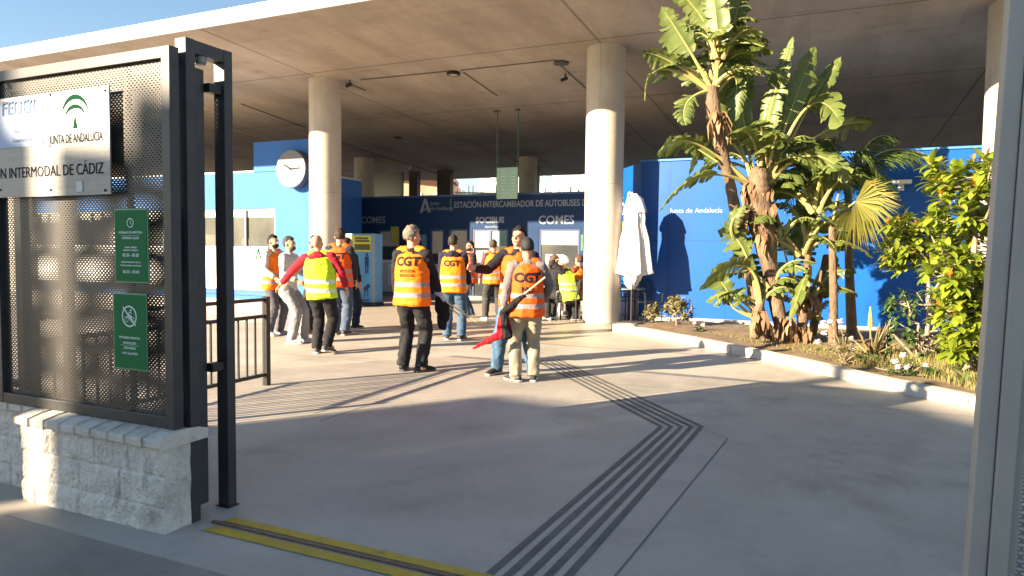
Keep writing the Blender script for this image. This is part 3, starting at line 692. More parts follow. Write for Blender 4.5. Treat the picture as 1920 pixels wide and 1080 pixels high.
def gsign(corners, lab):
    x0, z1 = fz(*corners[0],2.555); x1, z0 = fz(*corners[1],2.555)
    t = thing('green_sign', lab, 'sign', ((x0+x1)/2,2.555,z0))
    MB().box(x0,x1,2.548,2.5545,z0,z1).build('plate', mat('sign_edge',(.10,.30,.16),None,rough=.4), t, bevel=.002)
    MB().box(x0+.008,x1-.008,2.5455,2.5478,z0+.008,z1-.008).build('face', green_m, t)
    return t, (x0+x1)/2, z0, z1, x1-x0
sgw = mat('sign_white',(.80,.86,.80),None,rough=.7,spec=.1)
t, xc, z0, z1, w = gsign(((216,392),(281,532)), 'green opening hours sign with a clock symbol, below the plaque on the fence')
H = z1-z0; m = lbl_mb(); m.box(xc-.0,xc+.0,0,0,0,0) if 0 else None
def ring(m, cx, cz, r, w_, y, n=28, sx=1):
    for k in range(n):
        a_, b_ = 2*math.pi*k/n, 2*math.pi*(k+1)/n
        m.quad((cx+r*sx*math.cos(a_),y,cz+r*math.sin(a_)),(cx+r*sx*math.cos(b_),y,cz+r*math.sin(b_)),(cx+(r-w_)*sx*math.cos(b_),y,cz+(r-w_)*math.sin(b_)),(cx+(r-w_)*sx*math.cos(a_),y,cz+(r-w_)*math.sin(a_)))
Y_ = 2.5445
ring(m, xc, z1-H*.19, .026, .005, Y_); m.quad((xc-.002,Y_,z1-H*.19),(xc+.002,Y_,z1-H*.19),(xc+.002,Y_,z1-H*.145),(xc-.002,Y_,z1-H*.145)); m.quad((xc-.002,Y_,z1-H*.19),(xc+.001,Y_,z1-H*.185),(xc+.011,Y_,z1-H*.21),(xc+.009,Y_,z1-H*.218))
for s, f, sz in (('HORARIO DE APERTURA',.32,.0165),('OPENING HOURS',.395,.0165),('LUNES A VIERNES',.52,.012),('MONDAY TO FRIDAY',.56,.012),('05.30 - 00.00',.625,.024),('SÁBADOS, DOMINGOS Y FESTIVOS',.72,.0095),('SATURDAY, SUNDAY AND HOLIDAYS',.765,.0095),('06.30 - 00.00',.85,.024)):
    put(m, s, sz, xc, Y_, z1-H*f, bold=.0004)
m.box(xc-.07,xc+.07,Y_,Y_+.0005,z1-H*.36,z1-H*.357)
m.build('lettering', sgw, t)
t, xc, z0, z1, w = gsign(((214,548),(279,697)), 'green no cycling sign with a crossed out cyclist, lower of the two on the fence')
H = z1-z0; m = lbl_mb(); zc_ = z1-H*.3; r = .058
ring(m, xc, zc_, r, .008, Y_, 32)
d = Vector((.7,0,-.7)); n_ = Vector((.7,0,.7))*.004; c = Vector((xc,Y_,zc_)); m.quad(c-d*r*1.2-n_,c+d*r*1.2-n_,c+d*r*1.2+n_,c-d*r*1.2+n_)
ring(m, xc-.022, zc_-.016, .016, .003, Y_+.0003, 18); ring(m, xc+.022, zc_-.016, .016, .003, Y_+.0003, 18)
for p_, q_ in (((-.022,-.016),(-.008,.006)),((-.008,.006),(.014,.004)),((.014,.004),(.022,-.016)),((-.008,.006),(0,-.014)),((0,-.014),(.014,.004)),((-.006,.012),(.006,.026)),((.006,.026),(.018,.014))):
    P_, Q_ = Vector((xc+p_[0],Y_+.0003,zc_+p_[1])), Vector((xc+q_[0],Y_+.0003,zc_+q_[1])); dd = (Q_-P_).normalized(); nn = Vector((-dd.z,0,dd.x))*.0022
    m.quad(P_-nn,Q_-nn,Q_+nn,P_+nn)
ring(m, xc+.012, zc_+.034, .006, .006, Y_+.0003, 12)
for s, f, sz in (('PROHIBIDO MONTAR',.58,.0165),('EN BICICLETA',.65,.0165),('BIKE RIDING',.715,.0165),('NOT ALLOWED',.785,.0165)): put(m, s, sz, xc, Y_, z1-H*f, bold=.0004)
m.box(xc-.075,xc+.075,Y_,Y_+.0005,z1-H*.682,z1-H*.679)
m.build('lettering', sgw, t)
# ------------------------------------------------------------------ right hand gate post with its grey leaf
p = atb(1876,540,2.5); x = toG(p)[0]
t = thing('gate_leaf', 'grey beige metal gate leaf with a perforated inset, cropped by the right edge', 'gate', (x,2.5,1.4))
m = MB(); m.box(x-.035,x+.012,2.47,2.55,.03,2.75); m.box(x+.014,x+.062,2.455,2.55,.03,2.75); m.build('post', taupe_m, t, bevel=.004)
x1 = x+.062
m = MB(); m.box(x1,x1+1.4,2.48,2.53,2.62,2.70); m.box(x1,x1+1.4,2.48,2.53,1.26,2.62); m.box(x1,x1+1.4,2.48,2.53,.06,.36)
m.box(x1,x1+.025,2.482,2.528,.36,1.26); m.build('solid_panel', taupe_m, t, bevel=.004)
s = lbl_mb(); s.quad((x1+.025,2.505,.36),(x1+1.4,2.505,.36),(x1+1.4,2.505,1.26),(x1+.025,2.505,1.26)); s.build('perforated_panel', perfr_m, t)
t.rotation_euler = (0, R(1.2), TH)
# ------------------------------------------------------------------ railing behind the fence
e = gr(500,722); ea, eb = toG(e); t = thing('railing', 'low black tube railing with upright bars behind the gate portal', 'railing', (ea,eb,0))
ztr = atb(500,558,eb).z; y_end = 3.3
MB().box(ea-.03,ea+.03,eb-.03,eb+.03,0,ztr+.01).build('post', black_m, t); MB().box(ea-.03,ea+.03,y_end,y_end+.06,0,ztr+.01).build('post', black_m, t)
m = MB()
for z in (ztr-.02, ztr-.20, .12): m.box(ea-.018,ea+.018,y_end+.06,eb-.03,z-.018,z+.018)
m.build('rail', black_m, t)
m = MB(); b = y_end+.18
while b < eb-.06: m.box(ea-.009,ea+.009,b-.009,b+.009,.138,ztr-.218); b += .118
m.build('bars', black_m, t)
# ------------------------------------------------------------------ unseen block added across the street, its outline shaped to shade the foreground
pd = Vector((-math.cos(SUN_AZ), math.sin(SUN_AZ), 0)); sd = Vector((-math.sin(SUN_AZ), -math.cos(SUN_AZ), 0)); D = 20; te = math.tan(SUN_EL)
def caster(prof, name, lab, m_, D=D, thick=8):
    m = MB(); n = len(prof); vs = []
    for dd in (0, thick):
        for u, gg in prof: v = pd*u+sd*(D+dd); vs.append((v.x, v.y, max(0, D*te+gg) if gg > -50 else 0))
    m.add(vs, [tuple(range(n)), tuple(range(2*n-1,n-1,-1))]+[(i,(i+1)%n,n+(i+1)%n,n+i) for i in range(n)])
    return m.build(name, m_, frame='W', tag=(lab, 'building'))
caster([(-34,-99),(6.25,-99),(6.25,1.2),(5.38,1.35),(5.37,3.0),(5.10,3.2),(5.06,2.0),(4.88,2.0),(4.87,-.3),(4.75,-.3),(4.73,2.0),(4.32,2.05),(4.30,2.4),(3.6,2.36),(2,2.3),(1.9,3.2),(-34,3.2)], 'street_building', 'pale unseen block added behind the viewer, outline cut to shade the foreground', mat('plaster',(.5,.46,.4),(.56,.52,.46),.4,.85))
# ticket window clutter: posters, counters and lit shelves
random.seed(77)
def flat(parent, name, px0, px1, py0, py1, b, mm):
    a0_, a1_ = ab(px0,TB), ab(px1,TB); z1_, z0_ = zb(px0,py0,TB), zb(px0,py1,TB); return MB().box(a0_,a1_,b,b+.006,z0_,z1_).build(name, mm, parent)
pst = [mat('poster_tone%d' % i, c, tuple(x*.6 for x in c), 9, .7, spec=.2) for i, c in enumerate(((.45,.40,.10),(.12,.25,.35),(.5,.48,.42),(.35,.10,.07),(.10,.22,.12)))]
for (x0,x1,y0,y1,k) in ((733,748,425,455,0),(822,831,470,500,2),(843,850,470,500,3),(790,800,440,470,1),(1089,1093,440,470,4),(893,905,470,492,2),(936,948,478,500,1),(1016,1030,500,520,2),(1050,1080,512,532,4),(762,778,440,462,0)):
    flat(off, 'poster', x0, x1, y0, y1, TB-.012, pst[k])
# ------------------------------------------------------------------ kerb and planter
kp = [gr(1160,624),gr(1195,627),gr(1290,646),gr(1390,667),gr(1500,692),gr(1640,727),gr(1735,748),gr(1838,771),gr(1990,812)]
kp = [Vector((p.x,p.y)) for p in kp]
def offs(P, d):
    out = []
    for i, p in enumerate(P):
        t_ = (P[min(i+1,len(P)-1)]-P[max(i-1,0)]).normalized(); out.append(p+Vector((-t_.y,t_.x))*d)
    return out
ko = offs(kp, .17); KH = .125
kerb = thing('kerb', 'pale concrete kerb curving round the planter bed of palms', 'kerb', (kp[0].x,kp[0].y,0), 'W')
# split each run into stones with fine joints, rounded top edge
fine = []; 
for i in range(len(kp)-1):
    n = max(1, round((kp[i+1]-kp[i]).length/.12))
    for k in range(n): fine.append((kp[i].lerp(kp[i+1], k/n), ko[i].lerp(ko[i+1], k/n)))
fine.append((kp[-1], ko[-1]))
m = MB(); n = len(fine); i = 0
while i < n-1:
    j = min(n-1, i+8); vs = []; 
    for q in range(i, j+1):
        a_, b_ = fine[q]
        if q == j and j < n-1: a_ = a_.lerp(fine[q-1][0], .14); b_ = b_.lerp(fine[q-1][1], .14)
        for s_, z in ((0,0),(.02,KH-.03),(.10,KH-.006),(.25,KH),(.9,KH),(1,KH-.01),(1,0)): c_ = a_.lerp(b_, s_); vs.append((c_.x,c_.y,z))
    w = 7; rows = j-i+1
    fs = [tuple(range(w))[::-1], tuple((rows-1)*w+k for k in range(w))]
    for r_ in range(rows-1):
        for k in range(w): k2 = (k+1)%w; fs.append((r_*w+k, r_*w+k2, (r_+1)*w+k2, (r_+1)*w+k))
    m.add(vs, fs, 0, True); i = j
m.build('kerb_stones', kerb_m, kerb, 'W', sharp=30)
p = gr(1173,624); m = MB(); m.box(p.x-.22,p.x+.16,p.y-.05,p.y+.35,0,.15); m.build('concrete_block', kerb_m, frame='W', bevel=.015, tag=('short pale concrete block at the start of the kerb beside the thick column','concrete block'))
# soil
edge = [fine[i][1] for i in range(0, n, 2)]+[fine[-1][1]]
back = []
for i in range(len(edge)):
    f_ = i/(len(edge)-1); q = G(-3.0+f_*12.5, 14.86); back.append(Vector((q.x, q.y)))
m = MB(); rows = 36; vs = []; fs = []
for i in range(len(edge)):
    for j in range(rows+1):
        f_ = j/rows; c_ = edge[i].lerp(back[i], f_)
        z = .075+(.05*noise.noise(Vector((c_.x*1.2,c_.y*1.2,0)))+.02*noise.noise(Vector((c_.x*6,c_.y*6,3))))*(1 if 0 < j < rows else .3)
        vs.append((c_.x,c_.y,z+.05*math.sin(math.pi*min(1,f_*3)/2)*(1-f_)))
for i in range(len(edge)-1):
    for j in range(rows): a = i*(rows+1)+j; fs.append((a,a+1,a+rows+2,a+rows+1))
m.add(vs, fs, 0, True); m.open = True
m.build('planter_soil', soil_m, frame='W', kind='structure')
def soilz(): return .09
# back rim of the bed
MB().box(-3.0,8,14.70,14.86,.0,.13).build('planter_rim', kerb_m, bevel=.01, tag=('low pale rim at the back of the planter against the blue wall','kerb'))
# ------------------------------------------------------------------ closed parasol
pp = atb(1186,600,14.05); pa, pbb = toG(pp); Z0 = 0
t = thing('parasol', 'closed white canvas parasol tied at the foot, standing right of the thick column', 'parasol', (pa,pbb,0))
ztop = atb(1190,364,14.05).z
MB().tube([(pa-.03,pbb,.02),(pa-.03,pbb,.75),(pa,pbb,ztop-.1)], .022, 10, cap=0).build('pole', black_m, t)
MB().box(pa-.28,pa+.22,pbb-.25,pbb+.25,.0,.06).build('base', mat('parasol_base',(.06,.06,.06),None,rough=.7), t, bevel=.01)
def cloth_col(m, rings, folds, amp, seed, seg=96):
    vs = []; fs = []; random.seed(seed); ph = [random.uniform(0,6.28) for _ in range(4)]
    for (c_, rx, ry, am_) in rings:
        for k in range(seg):
            a_ = 2*math.pi*k/seg
            f_ = 1+am_*(.6*math.sin(folds*a_+ph[0]+c_[2]*.7)+.3*math.sin((folds*2-1)*a_+ph[1]+c_[2]*1.5)+.25*math.sin(3*a_+ph[2]))
            vs.append((c_[0]+rx*f_*math.cos(a_), c_[1]+ry*f_*math.sin(a_), c_[2]+.015*math.sin(folds*a_)))
    n = len(rings)
    for i in range(n-1):
        for k in range(seg): k2 = (k+1)%seg; fs.append((i*seg+k,i*seg+k2,(i+1)*seg+k2,(i+1)*seg+k))
    fs.append(tuple(range(seg))[::-1]); fs.append(tuple((n-1)*seg+k for k in range(seg)))
    m.add(vs, fs, 0, True)
def rz(z): return (pa, pbb, z)
zt = ztop; zbm = atb(1190,513,14.05).z
m = MB(); cloth_col(m, [(rz(zt),.03,.03,0),(rz(zt-.04),.07,.06,.1),(rz(zt-.25),.16,.13,.15),(rz(zt-.45),.20,.16,.18),(rz(zt-.6),.19,.16,.2),(rz(zt-.9),.25,.18,.26),(rz(zt-1.2),.27,.19,.30),(rz(zbm+.1),.29,.20,.36),(rz(zbm+.02),.29,.20,.44),(rz(zbm-.03),.16,.12,.2),(rz(zbm-.15),.12,.1,.2)], 7, .2, 4)
m.build('canopy', cloth_w, t, sharp=80)
m = MB(); cloth_col(m, [(rz(zt+.0),.035,.03,0),(rz(zt-.12),.17,.13,.06),(rz(zt-.34),.235,.18,.1),(rz(zt-.40),.225,.17,.14)], 6, .1, 9)
m.build('top_flap', cloth_w, t, sharp=80)
m = MB(); cloth_col(m, [((pa-.03,pbb,zbm-.02),.10,.09,.1),((pa-.05,pbb,zbm-.12),.15,.12,.2),((pa-.05,pbb,zbm-.24),.12,.1,.25),((pa-.03,pbb,zbm-.32),.05,.05,.1)], 5, .2, 2)
m.build('tied_hem', cloth_w, t, sharp=80)
# ------------------------------------------------------------------ bistro chairs and tables
chair_m = mat('chair_metal', (.025,.025,.028), (.04,.04,.045), 5, .35, .3)
def make_chair():
    t = thing('terrace_chair', '', 'chair', (0,0,0), 'W')
    m = MB()
    for x in (-.2,.2): m.tube([(x,.2,0),(x,.2,.45)],.013,8); m.tube([(x,-.2,0),(x*.98,-.2,.45),(x*.95,-.26,.88)],.013,8)
    for i, (x, y0, pts) in enumerate(((-.2,.2,0),(.2,.2,0))): pass
    m = None
    for x, y in ((-.2,.2),(.2,.2),(-.2,-.22),(.2,-.22)): MB().tube([(x,y,0),(x*.97,y*.95,.44)],.012,8,cap=0).build('leg', chair_m, t, 'W')
    m = MB(); m.box(-.21,.21,-.21,.22,.44,.46); m.build('seat', chair_m, t, 'W', bevel=.006)
    m = MB(); m.tube([(-.2,-.21,.46),(-.2,-.26,.84),(-.15,-.27,.88),(.15,-.27,.88),(.2,-.26,.84),(.2,-.21,.46)],.012,8)
    for k in range(5): x = -.13+k*.065; m.tube([(x,-.22,.52),(x,-.265,.87)],.006,6)
    m.tube([(-.2,-.225,.54),(.2,-.225,.54)],.009,6); m.build('backrest', chair_m, t, 'W')
    for s_ in (-1,1): MB().tube([(s_*.205,-.235,.66),(s_*.22,.1,.67),(s_*.21,.2,.64),(s_*.2,.2,.45)],.011,8).build('armrest', chair_m, t, 'W')
    return t
ch0 = make_chair()
spots = [(gr(1064,602), 75, 'dark metal terrace chair under the person in the white cap'),(gr(1092,600), -60, 'dark metal terrace chair beside the base of the thick column'),(gr(1040,597), 160, 'dark metal terrace chair facing the seated group from the left'),
         (G(-4.0,14.75), 20, 'dark metal terrace chair half hidden behind the thick column'),(G(-3.35,14.5), 200, 'dark metal terrace chair behind the parasol pole')]
for i, (p, rzz, lab) in enumerate(spots):
    o = ch0 if i == 0 else copy_tree(ch0)
    o.location = (p.x,p.y,0); o.rotation_euler = (0,0,R(rzz)); o['label'] = lab; o['group'] = 'terrace chairs round the column'
def make_table():
    t = thing('terrace_table', '', 'table', (0,0,0), 'W')
    MB().lathe((0,0,.71),[(.33,0),(.345,.006),(.345,.02),(.33,.026)],40).build('tabletop', mat('table_top',(.30,.31,.32),(.36,.37,.38),4,.3,.5), t, 'W')
    MB().tube([(0,0,.03),(0,0,.71)],.03,10,cap=0).build('column_leg', chair_m, t, 'W')
    MB().lathe((0,0,0),[(.22,0),(.22,.015),(.05,.03)],32).build('base', chair_m, t, 'W')
    return t
tb0 = make_table(); p = gr(1030,600); tb0.location = (p.x,p.y+.3,0); tb0['label'] = 'small round terrace table in front of the seated group'; tb0['group'] = 'terrace tables'
tb1 = copy_tree(tb0); p = G(-3.75,14.45); tb1.location = (p.x,p.y,0); tb1['label'] = 'small round terrace table between the parasol and the thick column'
# ------------------------------------------------------------------ plants
leaf_m = mat('banana_leaf', (.075,.115,.025), (.17,.21,.055), 3, .45, spec=.45, trans=.25, island=True)
rib_m = mat('leaf_stalk', (.30,.33,.10), (.42,.30,.12), 4, .5)
trunk_m = mat('fibrous_trunk', (.10,.065,.04), (.24,.16,.10), 9, .9, bump=1, bscale=50, stretch=(1,1,.25)); wear(trunk_m, .5, 8, .5, .7, (1,1,.3))
dry_m = mat('dry_leaf', (.15,.085,.045), (.36,.22,.11), 5, .8, trans=.15, island=True)
palm_m = mat('palm_frond', (.045,.085,.02), (.11,.16,.035), 3, .5, trans=.2, island=True)
fan_m = mat('yellowing_frond', (.12,.17,.03), (.38,.30,.07), 2.2, .5, trans=.25, island=True)
gloss_m = mat('glossy_leaf', (.08,.14,.015), (.34,.40,.035), 4, .25, spec=.7, trans=.3, island=True)
dkleaf_m = mat('dark_shrub_leaf', (.025,.07,.018), (.07,.13,.03), 4, .4, trans=.15, island=True)
orange_m = mat('young_orange_leaf', (.48,.14,.02), (.62,.24,.04), 4, .4, trans=.2, island=True)
twig_m = mat('pale_twig', (.22,.17,.12), (.34,.28,.21), 8, .85, bump=.6, bscale=40)
bush_m = mat('olive_bush_leaf', (.12,.13,.04), (.28,.24,.09), 4, .6, trans=.15, island=True)
petal_m = mat('pale_petal', (.80,.62,.60), (.85,.78,.75), 8, .6, trans=.15)
grass_m = mat('dry_grass', (.12,.15,.035), (.38,.30,.12), 3, .8, trans=.2, island=True)
aloe_m = mat('aloe_leaf', (.14,.16,.06), (.32,.17,.10), 5, .45, island=True)
def bez(P0, P1, P2, n):
    return [P0*(1-t)**2+P1*2*t*(1-t)+P2*t*t for t in [i/n for i in range(n+1)]]
def big_leaf(lm, rm, base, mid, tip, stalk=.4, W=.22, fold=.5, tears=.28, sidehint=None, droop=.25, n=30):
    """paddle leaf: stalk then torn blade along a curve through base-mid-tip"""
    cp = mid*2-(base+tip)*.5
    pts = bez(base, cp, tip, n); k0 = int(n*stalk)
    rm.tube(pts[:n-1], [(.036*(1-i/n)**1.6+.004) for i in range(n-1)], 6, cap=0)
    dirm = (tip-base).normalized(); side = sidehint or dirm.cross(Vector((0,0,1)))
    if side.length < .05: side = Vector((1,0,0))
    side.normalize()
    for sg in (-1, 1):
        seg = []; cur = []
        for i in range(k0, n):
            cur.append(i)
            if random.random() < tears or i == n-1: seg.append(cur); cur = []
        for sgm in seg:
            dr = random.uniform(0, droop*1.3); twist = random.uniform(-.45,.4); sh = random.uniform(.72,1.06)
            idx = sgm+[sgm[-1]+1]; vs = []; cols = 5
            for q, i in enumerate(idx):
                t = (i-k0)/(n-k0); w = W*sh*(math.sin(math.pi*min(1,(.06+.94*t))**.8)**.55)*(1 if t < .97 else .5)
                p = pts[min(i,n)]; d = (pts[min(i+1,n)]-pts[max(i-1,0)]).normalized()
                s_ = (side-d*side.dot(d)).normalized(); nn = s_.cross(d).normalized()
                if nn.z < 0: nn = -nn
                pin = 0 if (0 < q < len(idx)-1) else random.uniform(.1,.3)*w*(1 if len(seg) > 1 else 0)
                for c_ in range(cols):
                    f_ = c_/(cols-1); ww = (w-pin*f_)*f_
                    o = s_*sg*ww*math.cos(fold*(1-f_*.5)) + nn*ww*math.sin(fold)*(1-f_*.9) + Vector((0,0,-1))*dr*ww*f_*1.3 + d*(ww*.28*f_+twist*ww*f_*.5)
                    vs.append(p+o+nn*.006*math.sin(i*2.2)*f_)
            fs = []
            for q in range(len(idx)-1):
                for c_ in range(cols-1): a = q*cols+c_; fs.append((a,a+1,a+cols+1,a+cols))
            lm.add(vs, fs, 0, True)
def pd_(px, py, Y): return at(px, py, Y)
def strel(name, lab, base, leaves, trunks, Y, extra=0, seed=0, exc=None, dry=()):
    random.seed(seed)
    t = thing(name, lab, 'plant', base, 'W', 'giant bird of paradise plants')
    lm, rm, tm, dm = MB(), MB(), MB(), MB(); lm.open = True; dm.open = True
    for (b, m_, tp, st, w, dY0, dY1) in leaves:
        B = pd_(*b, Y+dY0*.2); T = pd_(*tp, Y+dY1); w = w*1.22; M_ = pd_(*m_, Y+(dY0*.5+dY1*.5))
        big_leaf(lm, rm, B, M_, T, st, w, fold=random.uniform(.25,.6), tears=random.uniform(.55,.85), sidehint=Vector((random.uniform(.6,1), random.uniform(-.7,.1), random.uniform(-.15,.15))) if abs(T.x-B.x) < abs(T.z-B.z)*1.1 else Vector((random.uniform(-.3,.3), -.7, random.uniform(.3,.9))), droop=random.uniform(.1,.4))
    for (cx_, cy_, n_, r_, w) in (exc or ()):
        for k in range(n_):
            az = random.uniform(0, 6.28); B = pd_(cx_+random.uniform(-12,12), cy_, Y+random.uniform(-.05,.25))
            L_ = r_*random.uniform(.8,1.2); el_ = random.uniform(.35,1.25); hz = Vector((math.cos(az), math.sin(az)*.8, 0))
            M_ = B+hz*L_*.5*math.cos(el_)+Vector((0,0,L_*.55*math.sin(el_))); T = B+hz*L_*random.uniform(.85,1.1)*math.cos(el_*.8)+Vector((0,0,L_*(.95*math.sin(el_)-.35)))
            sh_ = Vector((-hz.y, hz.x, 0))+Vector((0,0,random.uniform(-.5,.5)))
            big_leaf(lm, rm, B, M_, T, .32, w*random.uniform(.85,1.15), fold=random.uniform(.15,.5), tears=.6, sidehint=sh_, droop=.35)
    for pts in trunks:
        P = [pd_(x, y, Y+dy) for (x, y, r_, dy) in pts]; rr = [r_ for (_, _, r_, _) in pts]
        # resample with rings of old leaf scars
        Q, RR = [], []
        for i in range(len(P)-1):
            for k in range(10): f_ = k/10; Q.append(P[i].lerp(P[i+1], f_)); RR.append((rr[i]*(1-f_)+rr[i+1]*f_)*(1+random.uniform(-.06,.07)))
        Q.append(P[-1]); RR.append(rr[-1]); tm.tube(Q, RR, 14)
    for (x, y, ln, sp, cnt, dy) in dry:                 # hanging dead sheaths
        for k in range(cnt):
            a_ = random.uniform(0, 6.28); B = pd_(x+random.uniform(-sp,sp), y+random.uniform(-8,8), Y+dy)
            T = B+Vector((math.cos(a_)*.1, math.sin(a_)*.1-.05, -ln*random.uniform(.5,1.1))); s_ = Vector((math.cos(a_+1.5),math.sin(a_+1.5),0))*.03
            mid_ = B.lerp(T,.5)+Vector((math.cos(a_),math.sin(a_),0))*.06
            dm.add([B-s_,B+s_,mid_+s_*1.2,mid_-s_*1.2,T+s_*.2,T-s_*.2],[(0,1,2,3),(3,2,4,5)],0,True)
    lm.build('foliage', leaf_m, t, 'W', sharp=180); rm.build('leaf_stalks', rib_m, t, 'W')
    if trunks: tm.build('trunk', trunk_m, t, 'W', sharp=60)
    if dm.f: dm.build('dead_leaves', dry_m, t, 'W', sharp=180)
    return t
# main clump: crown seen at (1430,300)
strel('bird_of_paradise_plant', 'largest giant bird of paradise plant, thick brown trunk and upright torn leaves', gr(1475,632,.09), [
    ((1425,345),(1440,225),(1487,68),.42,.19,0,-.1),((1415,345),(1395,230),(1372,100),.40,.19,.2,.2),((1440,345),(1480,215),(1530,88),.46,.19,0,.1),
    ((1450,345),(1500,230),(1577,106),.62,.15,.2,.3),((1445,340),(1515,200),(1578,235),.50,.26,0,-.3),((1410,340),(1385,260),(1338,118),.55,.15,0,.2),
    ((1405,345),(1300,268),(1232,292),.40,.24,0,-.5),((1410,350),(1320,330),(1236,396),.38,.22,0,-.6),((1440,345),(1520,292),(1594,340),.36,.24,0,-.5),
    ((1420,345),(1350,255),(1292,330),.45,.2,.1,.4),((1430,340),(1460,260),(1466,120),.5,.13,.1,.2),((1400,350),(1340,300),(1262,255),.5,.2,.2,.3),
    ((1445,345),(1540,250),(1640,232),.5,.22,.5,1.0),((1440,345),(1500,300),(1560,400),.45,.2,.3,.2),((1430,340),(1405,190),(1402,110),.5,.14,.3,.3),
    ((1380,450),(1372,420),(1398,385),.2,.12,-.2,-.3)],
    [[(1474,640,.13,0),(1462,600,.11,0),(1446,520,.11,0),(1434,450,.17,0),(1424,400,.21,0),(1421,350,.20,0),(1424,318,.13,0)]],
    10.9, seed=2, exc=[(1432,338,20,1.25,.22),(1405,440,4,.75,.16),(1460,440,5,.9,.18)], dry=[(1422,345,.3,24,60,-.05),(1424,385,.35,26,50,-.1),(1432,430,.35,18,30,-.1),(1475,600,.4,16,16,-.1)])
strel('bird_of_paradise_plant', 'tall thin giant bird of paradise plant with its crown cut by the top edge', gr(1425,622,.09), [
    ((1330,170),(1265,120),(1204,97),.40,.17,0,-.2),((1330,170),(1240,130),(1210,188),.68,.16,0,-.2),((1335,170),(1290,90),(1240,12),.45,.22,0,0),((1340,170),(1330,60),(1255,-30),.5,.24,.2,.2),
    ((1340,165),(1345,60),(1330,-45),.40,.22,0,0),((1345,165),(1370,70),(1392,-20),.40,.22,.2,.3),((1345,165),(1385,110),(1400,50),.4,.2,.4,.5),((1335,170),(1300,150),(1262,60),.4,.2,.3,.3),
    ((1335,170),(1290,190),(1285,235),.35,.18,0,-.3),((1345,170),(1380,150),(1370,235),.4,.17,.2,.1),((1340,170),(1345,90),(1300,0),.4,.2,.5,.6)],
    [[(1425,625,.10,.2),(1410,540,.08,.2),(1385,430,.09,.2),(1368,340,.08,.2),(1350,270,.10,.1),(1338,215,.12,0),(1334,165,.09,0)]],
    10.7, seed=5, exc=[(1335,165,13,1.1,.2),(1345,110,10,1.0,.2)], dry=[(1345,215,.4,14,16,-.1)])
strel('bird_of_paradise_plant', 'low giant bird of paradise offshoot fanning left in front of the blue wall', gr(1415,628,.09), [
    ((1425,600),(1400,500),(1310,545),.42,.22,0,-.3),((1425,600),(1395,470),(1345,432),.45,.17,0,0),((1425,600),(1420,520),(1375,450),.40,.2,.2,.3),
    ((1430,600),(1370,570),(1400,540),.5,.12,0,0),((1425,600),(1375,560),(1340,500),.5,.18,.1,.1)],
    [[(1415,632,.08,0),(1420,590,.09,0),(1428,560,.05,0)],[(1440,632,.06,.2),(1425,570,.05,.2),(1395,470,.07,.2)]],
    10.8, seed=8, exc=[(1418,580,8,.85,.17),(1440,540,5,.9,.17)], dry=[(1420,590,.3,16,22,-.1)])
strel('bird_of_paradise_plant', 'giant bird of paradise plant with broad hanging dark leaves, right of the thick brown trunk', gr(1505,640,.09), [
    ((1500,610),(1520,500),(1480,605),.70,.25,0,-.5),((1505,600),(1510,480),(1500,405),.45,.22,.3,.4),((1510,600),(1550,520),(1606,512),.50,.13,0,-.1),
    ((1505,600),(1530,440),(1590,440),.55,.2,.4,.6),((1500,600),(1470,470),(1450,420),.5,.2,.4,.5),((1510,600),(1540,560),(1560,470),.5,.2,.3,.5),((1500,600),(1490,480),(1530,340),.5,.24,.5,.7),((1505,600),(1560,470),(1630,420),.5,.2,.6,1.0)],
    [[(1500,648,.09,0),(1505,600,.08,0),(1510,540,.06,0),(1515,480,.05,0)],[(1520,645,.07,.3),(1535,560,.06,.3),(1550,480,.06,.3)]],
    11.0, seed=12, exc=[(1510,480,12,1.3,.24),(1530,400,14,1.3,.24),(1510,570,9,.9,.2),(1545,600,5,.6,.13)], dry=[(1505,620,.35,22,34,-.15),(1515,560,.3,16,18,-.1)])
# palm with feather fronds
def feather(lm, rm, pts, n=46, L=.42, hang=.8):
    P = bez(*pts, n); rm.tube(P, [.016*(1-i/n)+.003 for i in range(n+1)], 5, cap=0)
    for i in range(3, n):
        d = (P[i+1 if i < n else i]-P[i-1]).normalized()
        for sg in (-1,1):
            for rep in range(2):
                l = L*math.sin(math.pi*(.12+.8*i/n))*random.uniform(.75,1.1); s_ = d.cross(Vector((0,0,1))).normalized()*sg
                v = (s_*(.8-hang*.35)+d*.45+Vector((0,0,-hang*random.uniform(.5,1.1)+.18))).normalized()
                a = P[i]; b = a+v*l*.5+Vector((0,0,.03)); c = a+v*l+Vector((0,0,-.06*hang)); w = d*.011
                lm.add([a-w,a+w,b+w,c,b-w],[(0,1,2,4),(4,2,3)],0,True)
random.seed(21)
t = thing('feather_palm', 'feather palm with long drooping fronds reaching right across the blue wall', 'palm', gr(1598,640,.09), 'W')
lm, rm = lbl_mb(), MB(); c_ = pd_(1590,360,12.1)
for a, b, Y2 in (((1690,215),(1812,345),12.3),((1640,270),(1700,400),12.2),((1560,240),(1480,330),12.0),((1620,230),(1680,260),12.9),((1600,250),(1640,420),11.8),((1570,300),(1530,430),12.2),((1520,260),(1470,400),11.7),((1560,200),(1520,300),11.9),((1600,220),(1650,330),11.8),((1540,300),(1500,440),11.6),((1580,260),(1600,380),11.5),((1640,240),(1750,300),12.4)):
    feather(lm, rm, (c_, pd_(*a, (Y2+12.1)/2), pd_(*b, Y2)), L=.46)
lm.build('foliage', palm_m, t, 'W', sharp=180); rm.build('frond_stems', rib_m, t, 'W')
MB().tube([gr(1598,640,.05), pd_(1592,500,12.0), c_],[.09,.07,.06],12).build('trunk', trunk_m, t, 'W')
